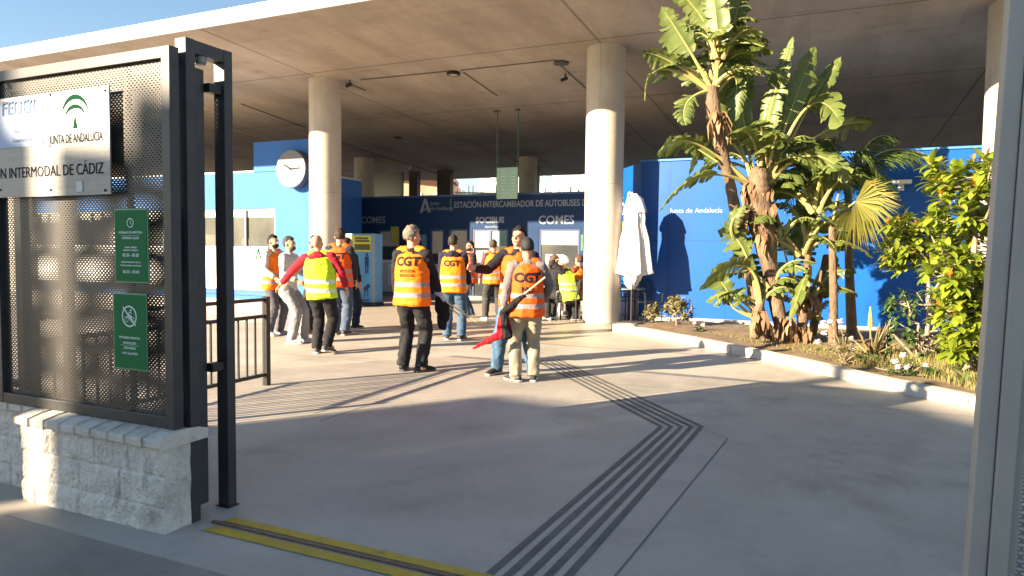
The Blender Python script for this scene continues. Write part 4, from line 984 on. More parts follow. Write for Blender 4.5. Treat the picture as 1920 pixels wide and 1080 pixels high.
# fan palm
t = thing('fan_palm', 'slim fan palm with yellowing fan leaves on a straight trunk', 'palm', gr(1562,655,.09), 'W')
lm, rm, tm = lbl_mb(), MB(), MB(); B = pd_(1560,425,10.6)
tm.tube([gr(1562,655,.05), pd_(1563,560,10.6), B], [.075,.06,.05], 12); tm.build('trunk', trunk_m, t, 'W')
def fan(lm, rm, base, hub, r, a0, a1, n, tilt, drop=.3):
    rm.tube([base, base.lerp(hub,.5)+Vector((0,0,.05)), hub], [.016,.012,.01], 6, cap=0)
    for k in range(n):
        a_ = R(a0+(a1-a0)*k/(n-1)+random.uniform(-2,2)); l = r*random.uniform(.85,1.08)
        d = Vector((math.cos(a_), tilt*random.uniform(.6,1.2), math.sin(a_))).normalized(); w = Vector((-math.sin(a_), .2, math.cos(a_)))*.018
        m1 = hub+d*l*.55; tp = hub+d*l+Vector((0,0,-drop*l*random.uniform(.4,1.2)))
        lm.add([hub,m1-w,m1+w,tp],[(0,1,2),(2,1,3)],0,True)
fan(lm, rm, B, pd_(1604,378,10.2), .60, -115, 75, 64, -.5, .35)
fan(lm, rm, B, pd_(1598,392,10.3), .52, 165, 290, 34, -.5, .4)
fan(lm, rm, B, pd_(1575,350,11.0), .34, 20, 200, 22, .4, .6)
lm.build('foliage', fan_m, t, 'W', sharp=180); rm.build('leaf_stalks', rib_m, t, 'W')
# glossy leaved shrubs with rosettes
def gleaf(mb, p, d, L, w, up_=Vector((0,0,1))):
    d = d.normalized(); s_ = d.cross(up_); s_ = s_.normalized() if s_.length > .1 else Vector((1,0,0)); n_ = s_.cross(d)
    vs = [p]; 
    for f_, ww in ((.3,.8),(.6,1),(.85,.6)):
        c_ = p+d*L*f_+n_*(-.10*L*f_*f_); vs += [c_-s_*w*ww+n_*.25*w*ww, c_, c_+s_*w*ww+n_*.25*w*ww]
    vs.append(p+d*L-n_*.14*L)
    mb.add(vs, [(0,1,2),(0,2,3),(1,4,5,2),(2,5,6,3),(4,7,8,5),(5,8,9,6),(7,10,8),(8,10,9)], 0, True)
def rosette(mb, p, n, L, w, axis, ob_=None):
    for k in range(n):
        a_ = k*2.4+random.uniform(-.3,.3); e = random.uniform(.1,1.0)
        u_ = axis.orthogonal().normalized(); v_ = axis.cross(u_).normalized()
        d = u_*math.cos(a_)*math.cos(e)+v_*math.sin(a_)*math.cos(e)+axis*math.sin(e)*.9+Vector((0,0,-.25))
        gleaf(mb, p-axis*random.uniform(0,.10), d, L*random.uniform(.7,1.15), w*random.uniform(.8,1.2))
    if ob_ is not None:
        for k in range(random.randint(2,4)):
            a_ = random.uniform(0,6.28); gleaf(ob_, p, axis+Vector((math.cos(a_),math.sin(a_),0))*.6, L*.45, w*.5)
def shrub(name, lab, base, stems, tips, L=.17, w=.033, n=11, m_=gloss_m, orange=.35, seed=1, cat='shrub', group=None):
    random.seed(seed); t = thing(name, lab, cat, base, 'W', group)
    tw = MB(); lf, og = lbl_mb(), lbl_mb()
    nodes = []
    for pts in stems:
        P = [p if isinstance(p, Vector) else Vector(p) for p, r_ in pts]; tw.tube(P, [r_ for p, r_ in pts], 8, cap=0); nodes += P[1:]
    for p in tips:
        q = min(nodes, key=lambda v: (v-p).length+(.6 if v.z > p.z else 0)); mid_ = q.lerp(p,.5)+Vector((random.uniform(-.05,.05),random.uniform(-.05,.05),-.04))
        tw.tube([q, mid_, p], [.013,.009,.005], 5, cap=0); nodes += [mid_]
        ax = ((p-q).normalized()+Vector((0,-.15,.7))).normalized()
        rosette(lf, p, n, L, w, ax, og if random.random() < orange else None)
        if random.random() < .6: rosette(lf, mid_, n//2, L*.9, w, ax)
    tw.build('branches', twig_m, t, 'W'); lf.build('foliage', m_, t, 'W', sharp=180)
    if og.f: og.build('young_leaves', orange_m, t, 'W', sharp=180)
    return t
random.seed(33)
b = gr(1812,703,.08); Y = b.y
tips = [pd_(random.uniform(1735,1885), random.uniform(300,520), Y+random.uniform(-.5,.6)) for _ in range(78)]+[pd_(random.uniform(1750,1880), random.uniform(510,660), Y+random.uniform(-.5,.5)) for _ in range(60)]
tips = [p for p in tips if not (p.x < pd_(1775,300,Y).x and p.z > pd_(1775,400,Y).z)]+[pd_(1790,320,Y),pd_(1825,300,Y-.1),pd_(1850,290,Y),pd_(1780,370,Y),pd_(1800,385,Y-.2),pd_(1765,365,Y)]
shrub('glossy_leaved_tree', 'small tree with glossy yellow green leaves and orange shoots, nearest the right edge', b,
      [[(b,.055),(pd_(1817,600,Y),.045),(pd_(1822,540,Y),.04),(pd_(1828,440,Y),.03),(pd_(1835,360,Y),.02)],[(pd_(1820,590,Y),.025),(pd_(1795,520,Y-.1),.018),(pd_(1775,480,Y-.1),.012)],[(pd_(1822,560,Y),.025),(pd_(1860,500,Y+.1),.015)]],
      tips, L=.20, w=.040, n=13, seed=41, cat='tree')
b2 = gr(1735,668,.08); Y = b2.y+.4
tips = [pd_(random.uniform(1655,1765), random.uniform(405,500), Y+random.uniform(-.4,.5)) for _ in range(48)]+[pd_(random.uniform(1745,1830), random.uniform(430,590), Y+random.uniform(-.3,.6)) for _ in range(24)]
shrub('glossy_leaved_tree', 'smaller glossy leaved tree with orange shoots, left of the one at the edge', b2,
      [[(b2,.035),(pd_(1742,580,Y),.03),(pd_(1740,500,Y),.02),(pd_(1720,460,Y),.015)],[(pd_(1742,560,Y),.02),(pd_(1780,500,Y),.013)]],
      tips, L=.19, w=.037, n=13, seed=43, cat='tree', orange=.45)
b3 = gr(1720,675,.08); Y = b3.y
tips = [pd_(random.uniform(1660,1800), random.uniform(545,665), Y+random.uniform(-.4,1.0)) for _ in range(60)]
shrub('leafy_bush', 'dense dark green bush behind the white roses and the aloe', b3, [[(b3,.03),(b3+Vector((0,0,.5)),.02)],[(b3,.02),(b3+Vector((.4,0,.4)),.015)],[(b3,.02),(b3+Vector((-.35,.1,.4)),.015)]], tips, L=.11, w=.022, n=12, m_=dkleaf_m, orange=0, seed=45, cat='bush')
# small round bushes at the left end
for i, (px, py, rx, rz_, lab) in enumerate(((1222,604,.19,.26,'smaller olive bush at the left end of the planter'),(1268,612,.36,.40,'larger rounded olive bush in front of the parasol shadow'))):
    b = gr(px, py, .08); random.seed(50+i); tips = []
    for k in range(46 if i else 22):
        a_ = random.uniform(0,6.28); e = random.uniform(-.2,1.5); rr_ = random.uniform(.55,1)
        tips.append(b+Vector((math.cos(a_)*math.cos(e)*rx*rr_, math.sin(a_)*math.cos(e)*rx*rr_, rz_*.55+math.sin(e)*rz_*rr_)))
    shrub('round_bush', lab, b, [[(b,.015),(b+Vector((0,0,.15)),.012)]], tips, L=.085, w=.02, n=10, m_=bush_m, orange=0, seed=60+i, cat='bush')
# aloe
random.seed(70); b = gr(1636,672,.08)
t = thing('aloe', 'spiky reddish aloe with a yellow flower spike near the kerb', 'plant', b, 'W')
m = lbl_mb()
for k in range(17):
    a_ = k*2.4; e = random.uniform(.15,1.25); L_ = random.uniform(.35,.58); d = Vector((math.cos(a_)*math.cos(e), math.sin(a_)*math.cos(e)*.8, math.sin(e)))
    P = bez(b+Vector((0,0,.02)), b+d*L_*.55+Vector((0,0,.04)), b+d*L_+Vector((0,0,.10 if e > .7 else .02)), 6)
    MBt = m; MBt.tube(P, [(.028*(1-(i/6)**1.4)+.002, .010*(1-i/6)+.002) for i in range(7)], 8, cap=0)
m.open = False; m.build('leaves', aloe_m, t, 'W')
m = MB(); m.tube([b, pd_(1632,650,b.y), pd_(1632,608,b.y)], .010, 6); m.build('flower_stalk', mat('stalk_green',(.2,.2,.08),None), t, 'W')
m = MB(); m.tube([pd_(1632,612,b.y), pd_(1632,598,b.y), pd_(1632,575,b.y)], [.030,.028,.006], 10); m.build('flower_spike', mat('spike_yellow',(.62,.58,.04),(.5,.5,.06),20,.6,bump=.5,bscale=80), t, 'W')
# roses
def rose(lab, px, py, flowers, w, h_, seed):
    random.seed(seed); b = gr(px, py, .08); t = thing('rose_bush', lab, 'plant', b, 'W', 'rose bushes with white blooms')
    st, lf = MB(), lbl_mb()
    for k in range(46):
        x = random.gauss(0, w); y = random.gauss(0, w*.8); z = random.uniform(.05, h_*(1-min(.6,abs(x)/(w*3))))
        p = b+Vector((x,y,z)); rosette(lf, p, 9, .055, .012, Vector((x*.5,y*.5,1)).normalized())
        if k % 3 == 0: st.tube([b, b.lerp(p,.5), p], .005, 5, cap=0)
    st_f = []
    for fx, fy in flowers:
        p = pd_(fx, fy, b.y+random.uniform(-.15,.15)); st.tube([b+Vector((0,0,.1)), (b+p)/2+Vector((.02,0,.06)), p], .004, 5, cap=0); st_f.append(p)
    st.build('stems', twig_m, t, 'W'); lf.build('foliage', bush_m if seed == 80 else dkleaf_m, t, 'W', sharp=180)
    for p in st_f:
        f = lbl_mb(); f.ell(p, (.030,.030,.026), seg=10, rings=6)
        for k in range(14):
            a_ = k*2.4; e = random.uniform(-.2,1.1); d = Vector((math.cos(a_)*math.cos(e), math.sin(a_)*math.cos(e), math.sin(e))); gleaf(f, p+d*.012, d, .042, .022)
        f.build('flower', petal_m, t, 'W', sharp=180)
rose('rose bush with pale pink white blooms between the fan palm and the aloe', 1580, 682, [(1543,607),(1556,606),(1575,603),(1545,625),(1533,642),(1595,637),(1600,657)], .11, .42, 80)
rose('low rose bush with white blooms right of the aloe, close to the kerb', 1698, 704, [(1693,667),(1677,678),(1684,690),(1700,689),(1695,695),(1735,687),(1727,702)], .15, .22, 81)
rose('tiny low plant with reddish blooms right of the round olive bushes', 1312, 624, [(1302,606),(1318,610)], .06, .12, 82)
# pebbles, litter and dry grass
random.seed(90); gs = lbl_mb(); wd = lbl_mb()
def in_bed(px, py): return gr(px, py, .09)
cnt = 0
while cnt < 9000:
    if random.random() < .8: px, py = random.uniform(1500,1890), random.uniform(655,760)
    else: px, py = random.uniform(1330,1600), random.uniform(622,672)
    lim = 640+ (px-1340)*.212        # stays behind the kerb
    if py > lim-12: continue
    p = in_bed(px, py); hgt = random.uniform(.03,.11)*(1.25 if px > 1600 else .6); a_ = random.uniform(0,6.28); d = Vector((math.cos(a_),math.sin(a_),0)); s_ = Vector((-d.y,d.x,0))*.004
    tp = p+d*random.uniform(.01,.06)+Vector((0,0,hgt)); p = p-Vector((0,0,.02)); md = p.lerp(tp,.6)+d*-.01
    gs.add([p-s_,p+s_,md+s_*.8,tp,md-s_*.8],[(0,1,2,4),(4,2,3)]); cnt += 1
for (px, py, h_, n_) in [(random.uniform(1350,1860), random.uniform(640,735), random.uniform(.08,.2), 14) for _ in range(60)]:
    if py > 640+(px-1340)*.212-14: continue
    p = in_bed(px, py)
    for k in range(n_):
        a_ = random.uniform(0,6.28); e_ = random.uniform(.3,1.3); gleaf(wd, p-Vector((0,0,.01)), Vector((math.cos(a_)*math.cos(e_), math.sin(a_)*math.cos(e_), math.sin(e_))), h_*random.uniform(.6,1.1), h_*.13)
wd.build('weeds', dkleaf_m, frame='W', kind='stuff', tag=('low green weeds scattered over the planter soil', 'weeds'))
gs.build('dry_grass', grass_m, frame='W', kind='stuff', tag=('short dry grass and litter on the planter soil', 'grass'))
# ------------------------------------------------------------------ people
skin_m = mat('skin', (.48,.25,.16), (.56,.31,.21), 8, .55, spec=.35)
eye_m = mat('eye', (.02,.015,.01), None, rough=.3)
_cm = {}
def cloth(name, c, k=.75, rough=.85):
    if name not in _cm:
        _cm[name] = mat(name, c, tuple(x*k for x in c), 5, rough, bump=.25, bscale=14, spec=.25)
    return _cm[name]
def hivis(name, c, stripe=(.33,.25,.25), bands=((1.02,1.075),(.895,.95))):
    if name in _cm: return _cm[name]
    m = mat(name, c, tuple(x*.88 for x in c), 5, .7, bump=.3, bscale=10, spec=.25, trans=.0)
    n = m.node_tree.nodes; L = m.node_tree.links; p = n['Principled BSDF']
    tc = n.new('ShaderNodeTexCoord'); sp = n.new('ShaderNodeSeparateXYZ'); L.new(tc.outputs['Object'], sp.inputs[0]); acc = None
    for a, b in bands:
        g1 = n.new('ShaderNodeMath'); g1.operation = 'GREATER_THAN'; g1.inputs[1].default_value = a; L.new(sp.outputs[2], g1.inputs[0])
        g2 = n.new('ShaderNodeMath'); g2.operation = 'LESS_THAN'; g2.inputs[1].default_value = b; L.new(sp.outputs[2], g2.inputs[0])
        mu = n.new('ShaderNodeMath'); mu.operation = 'MULTIPLY'; L.new(g1.outputs[0], mu.inputs[0]); L.new(g2.outputs[0], mu.inputs[1])
        if acc is None: acc = mu.outputs[0]
        else:
            ad = n.new('ShaderNodeMath'); ad.operation = 'ADD'; L.new(acc, ad.inputs[0]); L.new(mu.outputs[0], ad.inputs[1]); acc = ad.outputs[0]
    mx = n.new('ShaderNodeMix'); mx.data_type = 'RGBA'; L.new(acc, mx.inputs[0]); L.new(p.inputs['Base Color'].links[0].from_socket, mx.inputs[6]); mx.inputs[7].default_value = (*stripe, 1)
    L.new(mx.outputs[2], p.inputs['Base Color']); _cm[name] = m
    return m
def remesh(mb, vox, smooth=2, k=.5):
    me = bpy.data.meshes.new('r'); me.from_pydata(mb.v, [], mb.f)
    o = bpy.data.objects.new('r', me); C.objects.link(o)
    r_ = o.modifiers.new('a', 'REMESH'); r_.mode = 'VOXEL'; r_.voxel_size = vox; r_.use_smooth_shade = True
    if smooth: s_ = o.modifiers.new('b', 'SMOOTH'); s_.factor = k; s_.iterations = smooth
    dg = bpy.context.evaluated_depsgraph_get(); out = bpy.data.meshes.new_from_object(o.evaluated_get(dg))
    bpy.data.objects.remove(o); bpy.data.meshes.remove(me)
    for p in out.polygons: p.use_smooth = True
    return out
def wrinkle(me, amp, sc, seed, aniso=(1,1,.55), zmin=None):
    me.update(); ns = [v.normal.copy() for v in me.vertices]
    for v, n_ in zip(me.vertices, ns):
        c = v.co; q = Vector((c.x*aniso[0], c.y*aniso[1], c.z*aniso[2]))*sc+Vector((seed*3.7,seed*1.3,0))
        a = noise.noise(q); b = noise.noise(q*2.3+Vector((9,2,4)))
        v.co = c+n_*amp*((1-abs(a)*2.2)*.8+b*.5)
        if zmin is not None and v.co.z < zmin: v.co.z = zmin
def ik(A, B, l1, l2, hint):
    d = B-A; L = d.length; L = min(max(L, .05), (l1+l2)*.998); dn = d.normalized(); B = A+dn*L
    x = (l1*l1-l2*l2+L*L)/(2*L); h_ = math.sqrt(max(0, l1*l1-x*x)); hn = (hint-dn*hint.dot(dn)).normalized()
    return A+dn*x+hn*h_, B
PI_ = 0
def person(lab, loc, yaw=0, H=1.75, feet=((-.12,0),(.12,0)), fyaw=(12,-12), lift=(0,0), hip=(0,0,.93), lean=(0,0,1), twist=0, hands=None, elbow=None,
           head=(0,0), hair=('short',(.03,.022,.016)), top=('jacket',(.03,.03,.04)), vest=None, pants=(.03,.03,.035), shoes=(.05,.05,.055), sole=(.6,.6,.6), text=None, build=1.0, face=False, beard=None, glasses=False, hood=None, group='people in the forecourt', kneehint=None, stripes=True, vlow=.80):
    """local frame: looks along +y, its right side is +x; metres at a height of 1.75"""
    global PI_; PI_ += 1; random.seed(100+PI_); seed = PI_
    k = H/1.75
    t = thing('person', lab, 'person', loc, 'W', group, rot=R(yaw)); t.scale = (k,k,k); OFF[t.name] = Vector((0,0,0))
    hp = Vector(hip); ax = Vector(lean).normalized(); sx = Vector((math.cos(R(twist)), math.sin(R(twist)), 0)); sxh = Vector((1,0,0)).lerp(sx,.4).normalized()
    sx = (sx-ax*sx.dot(ax)).normalized(); fwd = ax.cross(sx)
    def T(d, f_=0, s_=0): return hp+ax*d+fwd*f_+sx*s_
    sh = [T(.48,-.01,-.165*build), T(.48,-.01,.165*build)]
    hj = [hp+Vector((-.09,0,-.03)), hp+Vector((.09,0,-.03))]
    kn, an = [], []
    for i in (0,1):
        A = Vector((feet[i][0], feet[i][1], .085+lift[i])); hint = kneehint[i] if kneehint else Vector((math.sin(-R(fyaw[i]))*.3, 1, 0))
        K, A2 = ik(hj[i], A, .43, .43, Vector(hint)); kn.append(K); an.append(A2)
    hd = hands or (Vector((-.27,.06,.80)), Vector((.27,.06,.80)))
    el, wr = [], []
    for i in (0,1):
        hh = Vector(hd[i]); eh = Vector(elbow[i]) if elbow and elbow[i] else Vector((-.5+i, -1, -.1))
        E, Wp = ik(sh[i], hh, .285, .25, eh); el.append(E); wr.append(Wp)
    hc = T(.60, .01); hq = Matrix.Rotation(R(twist+head[0]), 3, 'Z') @ Matrix.Rotation(R(-head[1]), 3, 'X')
    def Hd(x, y, z): return hc+hq @ Vector((x,y,z))
    # body: one continuous surface
    m = MB()
    m.tube([T(-.10),T(0),T(.14),T(.27),T(.40),T(.475),T(.52)], [(.13,.10),(.155,.112),(.138*build,.10*build),(.148*build,.105),(.165*build,.11),(.15*build,.085),(.07,.06)], 20, side=sx)
    m.tube([T(.46,-.01),T(.55,.0),Hd(0,-.01,.02)], [.062,.055,.056], 14)
    m.ell(Hd(0,-.012,.105), (.074,.094,.098), hq); m.ell(Hd(0,.025,.05), (.060,.066,.082), hq); m.ell(Hd(0,.052,-.004), (.030,.030,.024), hq)
    m.tube([Hd(0,.088,.088),Hd(0,.106,.055)], [.009,.015], 8); m.ell(Hd(0,.082,.022), (.024,.012,.010), hq); m.ell(Hd(0,.077,.100), (.052,.016,.010), hq)
    for s_ in (-1,1): m.ell(Hd(s_*.077,-.008,.068), (.012,.020,.031), hq)
    for i in (0,1):
        s_ = -1 if i == 0 else 1
        m.tube([sh[i]-sx*s_*.03, sh[i], (sh[i]+el[i])/2, el[i], (el[i]*.6+wr[i]*.4), wr[i]], [.052,.056,.047,.039,.040,.026], 12)
        m.tube([hj[i]+Vector((0,0,.04)), hj[i], (hj[i]+kn[i])/2, kn[i], kn[i]*.65+an[i]*.35, an[i]], [.095,.095,.075,.055,.056,.036], 14)
        m.tube([an[i]+Vector((0,-.03,-.03)), an[i]+Vector((math.sin(-R(fyaw[i]))*.13, math.cos(R(fyaw[i]))*.13, -.05))], [.035,.030], 8)
        d = (wr[i]-el[i]).normalized(); sd_ = d.cross(Vector((0,1,0)) if abs(d.y) < .8 else Vector((0,0,1))).normalized(); pn = sd_.cross(d)      # palm width runs front to back for a hanging arm
        w_ = pn; c_ = wr[i]+d*.05
        m.tube([wr[i], wr[i]+d*.04, wr[i]+d*.085], [(.024,.018),(.040,.016),(.040,.014)], 10, side=w_)
        cur = sd_*(1 if sd_.x*(-s_) > 0 else -1)
        for f_, (o_, l_) in enumerate(((-.030,.066),(-.010,.076),(.011,.071),(.031,.056))):
            p0 = wr[i]+d*.083+w_*o_; b_ = .35+.1*f_; p1 = p0+(d+cur*b_*.5).normalized()*l_*.5; p2 = p1+(d*.8+cur*b_*1.6).normalized()*l_*.5
            m.tube([p0-d*.02, p0, p1, p2], [.0095,.0095,.009,.0075], 7)
        m.tube([wr[i]+d*.03-w_*.028, wr[i]+d*.055-w_*.052+cur*.01, wr[i]+d*.085-w_*.052+cur*.025], [.012,.0105,.009], 7)
    me = remesh(m, .0095, 1, .4); o = link_mesh('body', me, t, [skin_m])
    # trousers
    m = MB(); pb = .012
    m.tube([T(-.13),T(-.05),T(.04),T(.10)], [(.13,.105),(.168,.128),(.160,.122),(.150,.115)], 20, side=sxh)
    for i in (0,1):
        drop = an[i]+(kn[i]-an[i]).normalized()*(-.02)
        m.tube([hj[i]+Vector((0,0,.02)), hj[i]-Vector((0,0,.05)), (hj[i]+kn[i])/2, kn[i], kn[i]*.5+an[i]*.5, an[i], drop], [.104,.110,.098,.080,.078,.070,.077], 16, cap=.1)
    me = remesh(m, .0135, 2); wrinkle(me, .010, 8, seed, (1,1,1.3)); pm = cloth('trousers_%d' % seed, pants); link_mesh('trousers', me, t, [pm])
    # shoes
    for i in (0,1):
        a_ = an[i]; f2 = Vector((math.sin(-R(fyaw[i])), math.cos(R(fyaw[i])), 0)); tilt = lift[i]
        s2 = Vector((f2.y,-f2.x,0)); z_ = Vector((0,0,-a_.z+ .0)) if lift[i] < .02 else Vector((0,0,-.085))
        toe = Vector((0,0,-tilt*1.2))
        m = MB(); base_ = a_+z_
        m.tube([base_-f2*.075+Vector((0,0,.045)), base_-f2*.03+Vector((0,0,.050)), base_+f2*.05+Vector((0,0,.044))+toe*.3, base_+f2*.13+Vector((0,0,.034))+toe*.7, base_+f2*.18+Vector((0,0,.028))+toe], [(.036,.040),(.040,.050),(.042,.040),(.046,.030),(.036,.020)], 14, side=s2)
        m.tube([a_+Vector((0,0,.02)), a_-Vector((0,0,.03))], [.047,.047], 12)
        me = remesh(m, .011, 2)
        for v in me.vertices: v.co.z = max(v.co.z, .014) if lift[i] < .02 else v.co.z
        so_ = link_mesh('shoe', me, t, [cloth('shoe_%d' % seed, shoes, .8, .5)]); OFF[so_.name] = Vector((0,0,0))
        m = MB(); m.tube([base_-f2*.085+Vector((0,0,.014)), base_+f2*.03+Vector((0,0,.014))+toe*.2, base_+f2*.13+Vector((0,0,.014))+toe*.7, base_+f2*.195+Vector((0,0,.014))+toe], [(.036,.013),(.042,.013),(.048,.013),(.032,.013)], 14, side=s2, cap=.3)
        m.build('sole', cloth('sole_%d' % seed, sole, .9, .6), so_, 'W')
    # top garment with sleeves
    jm = cloth('top_%d' % seed, top[1])
    m = MB(); ho = -.06 if top[0] == 'jacket' else -.02
    m.tube([T(ho),T(.05),T(.16),T(.28),T(.40),T(.475),T(.515)], [(.172,.130),(.170,.128),(.158*build,.122*build),(.164*build,.125*build),(.180*build,.128),(.160*build,.10),(.085,.075)], 22, side=sx, cap=.2)
    for i in (0,1):
        s_ = -1 if i == 0 else 1
        m.tube([sh[i]-sx*s_*.05, sh[i]+Vector((0,0,-.005)), (sh[i]+el[i])/2, el[i], (el[i]+wr[i])/2, wr[i]*.9+el[i]*.1], [.068,.072,.063,.056,.050,.042], 14, cap=.3)
    if hood: m.tube([T(.47,-.075,-.09), T(.50,-.10,0), T(.47,-.075,.09)], [.045,.062,.045], 12); m.tube([T(.49,-.02,-.08),T(.50,-.06,0),T(.49,-.02,.08)],[.05,.05,.05],12)
    else: m.tube([T(.50,0),T(.545,0)], [(.075,.068),(.066,.062)], 16, side=sx, cap=.1)
    me = remesh(m, .0135, 2); wrinkle(me, .010, 9, seed+20, (1,1,1.5)); link_mesh(top[0], me, t, [jm])
    # vest
    if vest:
        m = MB(); e_ = .018
        m.tube([T(vlow-.93),T(.0),T(.16),T(.28),T(.39),T(.455),T(.505)], [(.222,.175),(.214,.166),(.198*build,.152*build),(.200*build,.152*build),(.186*build,.148*build),(.170*build,.114),(.088,.074)], 26, side=sx, cap=.05)
        for s_ in (-1,1): m.tube([T(.495,-.01,s_*.06), T(.490,-.01,s_*.12), T(.470,-.01,s_*.160*build)], [(.036,.074),(.034,.074),(.024,.060)], 12, side=fwd)
        me = remesh(m, .0125, 2); wrinkle(me, .013, 5, seed+40, (1.2,1.2,.5)); wrinkle(me, .006, 13, seed+50, (.6,.6,1.3))
        vo = link_mesh('safety_vest', me, t, [vest])
        if text:
            bv = BVHTree.FromPolygons([v.co for v in me.vertices], [tuple(p.vertices) for p in me.polygons])
            tm_ = lbl_mb()
            for (s, size, zz, bold) in text:
                vs, fs = textgeo(s, size, bold, res=2)
                bm = bmesh.new(); bb = [bm.verts.new((v.x, 0, v.y)) for v in vs]
                for f in fs:
                    try: bm.faces.new([bb[i] for i in f])
                    except ValueError: pass
                for c_ in range(-12, 13):
                    ge = bm.verts[:]+bm.edges[:]+bm.faces[:]; bmesh.ops.bisect_plane(bm, geom=ge, plane_co=(c_*.018,0,0), plane_no=(1,0,0))
                ge = bm.verts[:]+bm.edges[:]+bm.faces[:]; bmesh.ops.bisect_plane(bm, geom=ge, plane_co=(0,0,0), plane_no=(0,0,1))
                bm.verts.index_update(); out = []
                for v in bm.verts:
                    o_ = hp+sx*v.co.x+Vector((0,0,zz-hp.z+v.co.z)); h_, n_, _, _ = bv.ray_cast(o_-fwd*1.0, fwd)
                    out.append((h_ if h_ else o_)-fwd*.0065)
                tm_.add(out, [tuple(v.index for v in f.verts) for f in bm.faces]); bm.free()
            tm_.build('vest_lettering', inkm, vo, 'W')
    # hair
    kind, hcol = hair
    if kind != 'bald':
        bmh = bmesh.new(); bmesh.ops.create_icosphere(bmh, subdivisions=4 if kind == 'curly' else 3, radius=1); vs = []
        for v in bmh.verts:
            u = v.co.copy(); r_ = 1.0
            line_ = .30 if kind in ('beanie','cap') else .42
            facez = u.z-(.55*max(0,u.y)); 
            inface = (u.y > .25 and u.z < line_) or (u.z < (-.42 if u.y < 0 else .15) and u.y > -.2) or u.z < -.62
            if kind == 'curly': n_ = noise.noise(u*5.0)*.16+noise.noise(u*11)*.10; r_ = 1.10+n_
            elif kind == 'short': r_ = 1.065+noise.noise(u*7+Vector((seed,0,0)))*.09+noise.noise(u*16)*.05
            elif kind == 'messy': r_ = 1.09+noise.noise(Vector((u.x*6,u.y*6,u.z*2.5)))*.12
            else: r_ = 1.08+noise.noise(u*3)*.015
            if inface: r_ = .80
            vs.append(Hd(u.x*.080*r_, -.014+u.y*.100*r_, .108+u.z*.104*r_))
        me = bpy.data.meshes.new('hair'); me.from_pydata(vs, [], [tuple(x.index for x in f.verts) for f in bmh.faces]); bmh.free()
        for p in me.polygons: p.use_smooth = True
        hm = cloth('hair_%d' % seed, hcol, .5, .7); nm = {'beanie':'beanie','cap':'cap'}.get(kind, 'hair'); ho_ = link_mesh(nm, me, t, [hm]); OFF[ho_.name] = Vector((0,0,0))
        if kind == 'cap': MB().tube([Hd(0,.06,.135), Hd(0,.13,.125), Hd(0,.165,.112)], [(.07,.012),(.068,.008),(.045,.006)], 12, side=hq @ Vector((1,0,0))).build('brim', hm, ho_, 'W')
    if beard:
        m = MB(); m.ell(Hd(0,.035,.012), (.063,.066,.046), hq); link_mesh('beard', remesh(m, .011, 1), t, [cloth('beard_%d' % seed, beard, .6)])
    if face:
        for s_ in (-1,1):
            MB().ell(Hd(s_*.029,.086,.078), (.011,.007,.006), hq, 10, 6).build('eye', eye_m, t, 'W')
        m = MB(); m.tube([Hd(-.044,.086,.095),Hd(-.016,.094,.099)],.004,6); m.tube([Hd(.044,.086,.095),Hd(.016,.094,.099)],.004,6); m.build('eyebrows', cloth('brow_%d' % seed, hcol, .8), t, 'W')
        MB().tube([Hd(-.022,.093,.022),Hd(0,.097,.024),Hd(.022,.093,.022)],.0038,6).build('mouth', cloth('lip', (.32,.11,.09)), t, 'W')
    if glasses:
        m = MB()
        for s_ in (-1,1): m.tube([Hd(s_*.052,.086,.078),Hd(s_*.012,.098,.078)],[(.004,.013),(.004,.013)],8); m.tube([Hd(s_*.058,.084,.085),Hd(s_*.08,.0,.08)],.003,5)
        m.build('glasses', eye_m, t, 'W')
    def world(p): return t.matrix_basis @ Vector(p)
    bpy.context.view_layer.update()
    return t, [world(w_) for w_ in wr], [world(s) for s in sh]
OR = hivis('orange_vest', (.90,.105,.008)); OY = hivis('amber_vest', (.95,.20,.008)); YE = hivis('yellow_vest', (.62,.88,.03), stripe=(.70,.78,.62))
def fl(x, y): p = gr(x, y); return (p.x, p.y, 0)
CGT = (('CGT', .145, 1.315, .006),('SECCIÓN', .045, 1.205, .001),('SINDICAL', .045, 1.155, .001))
# man with grey curly hair, nearest on the left
P1, h1, _ = person('tall grey haired person in an orange vest and black trousers with back turned', fl(772,696), -14, 1.80, feet=((-.12,.02),(.13,-.02)), fyaw=(10,-35), hands=((-.24,.10,.88),(.27,.20,.92)),
    elbow=((-1,-.6,0),(1,-.8,0)), head=(-38,2), hair=('curly',(.22,.19,.155)), top=('jacket',(.018,.018,.022)), vest=OY, pants=(.022,.022,.025), shoes=(.02,.02,.022), sole=(.12,.12,.12), text=CGT, build=1.05, vlow=.80)
person('person with a navy hood and jeans in an orange vest, back turned', fl(849,637), -6, 1.76, feet=((-.10,.0),(.15,-.04)), fyaw=(12,-14), hands=((-.24,.16,.90),(.25,.14,.90)),
    head=(-8,-4), hair=('short',(.035,.028,.022)), top=('jacket',(.018,.02,.035)), vest=OY, pants=(.06,.11,.18), shoes=(.05,.05,.055), text=(('CGT',.13,1.27,.006),), hood=1, build=1.05)
person('bearded person in an orange vest half hidden behind the navy hooded one', fl(880,595), 118, 1.72, feet=((-.1,.1),(.1,-.1)), fyaw=(8,-8), hands=((-.22,.24,1.0),(.24,.1,.85)),
    head=(20,-5), hair=('short',(.03,.022,.018)), top=('jacket',(.02,.02,.03)), vest=OR, pants=(.05,.08,.13), shoes=(.6,.6,.6), face=True, beard=(.05,.035,.025))
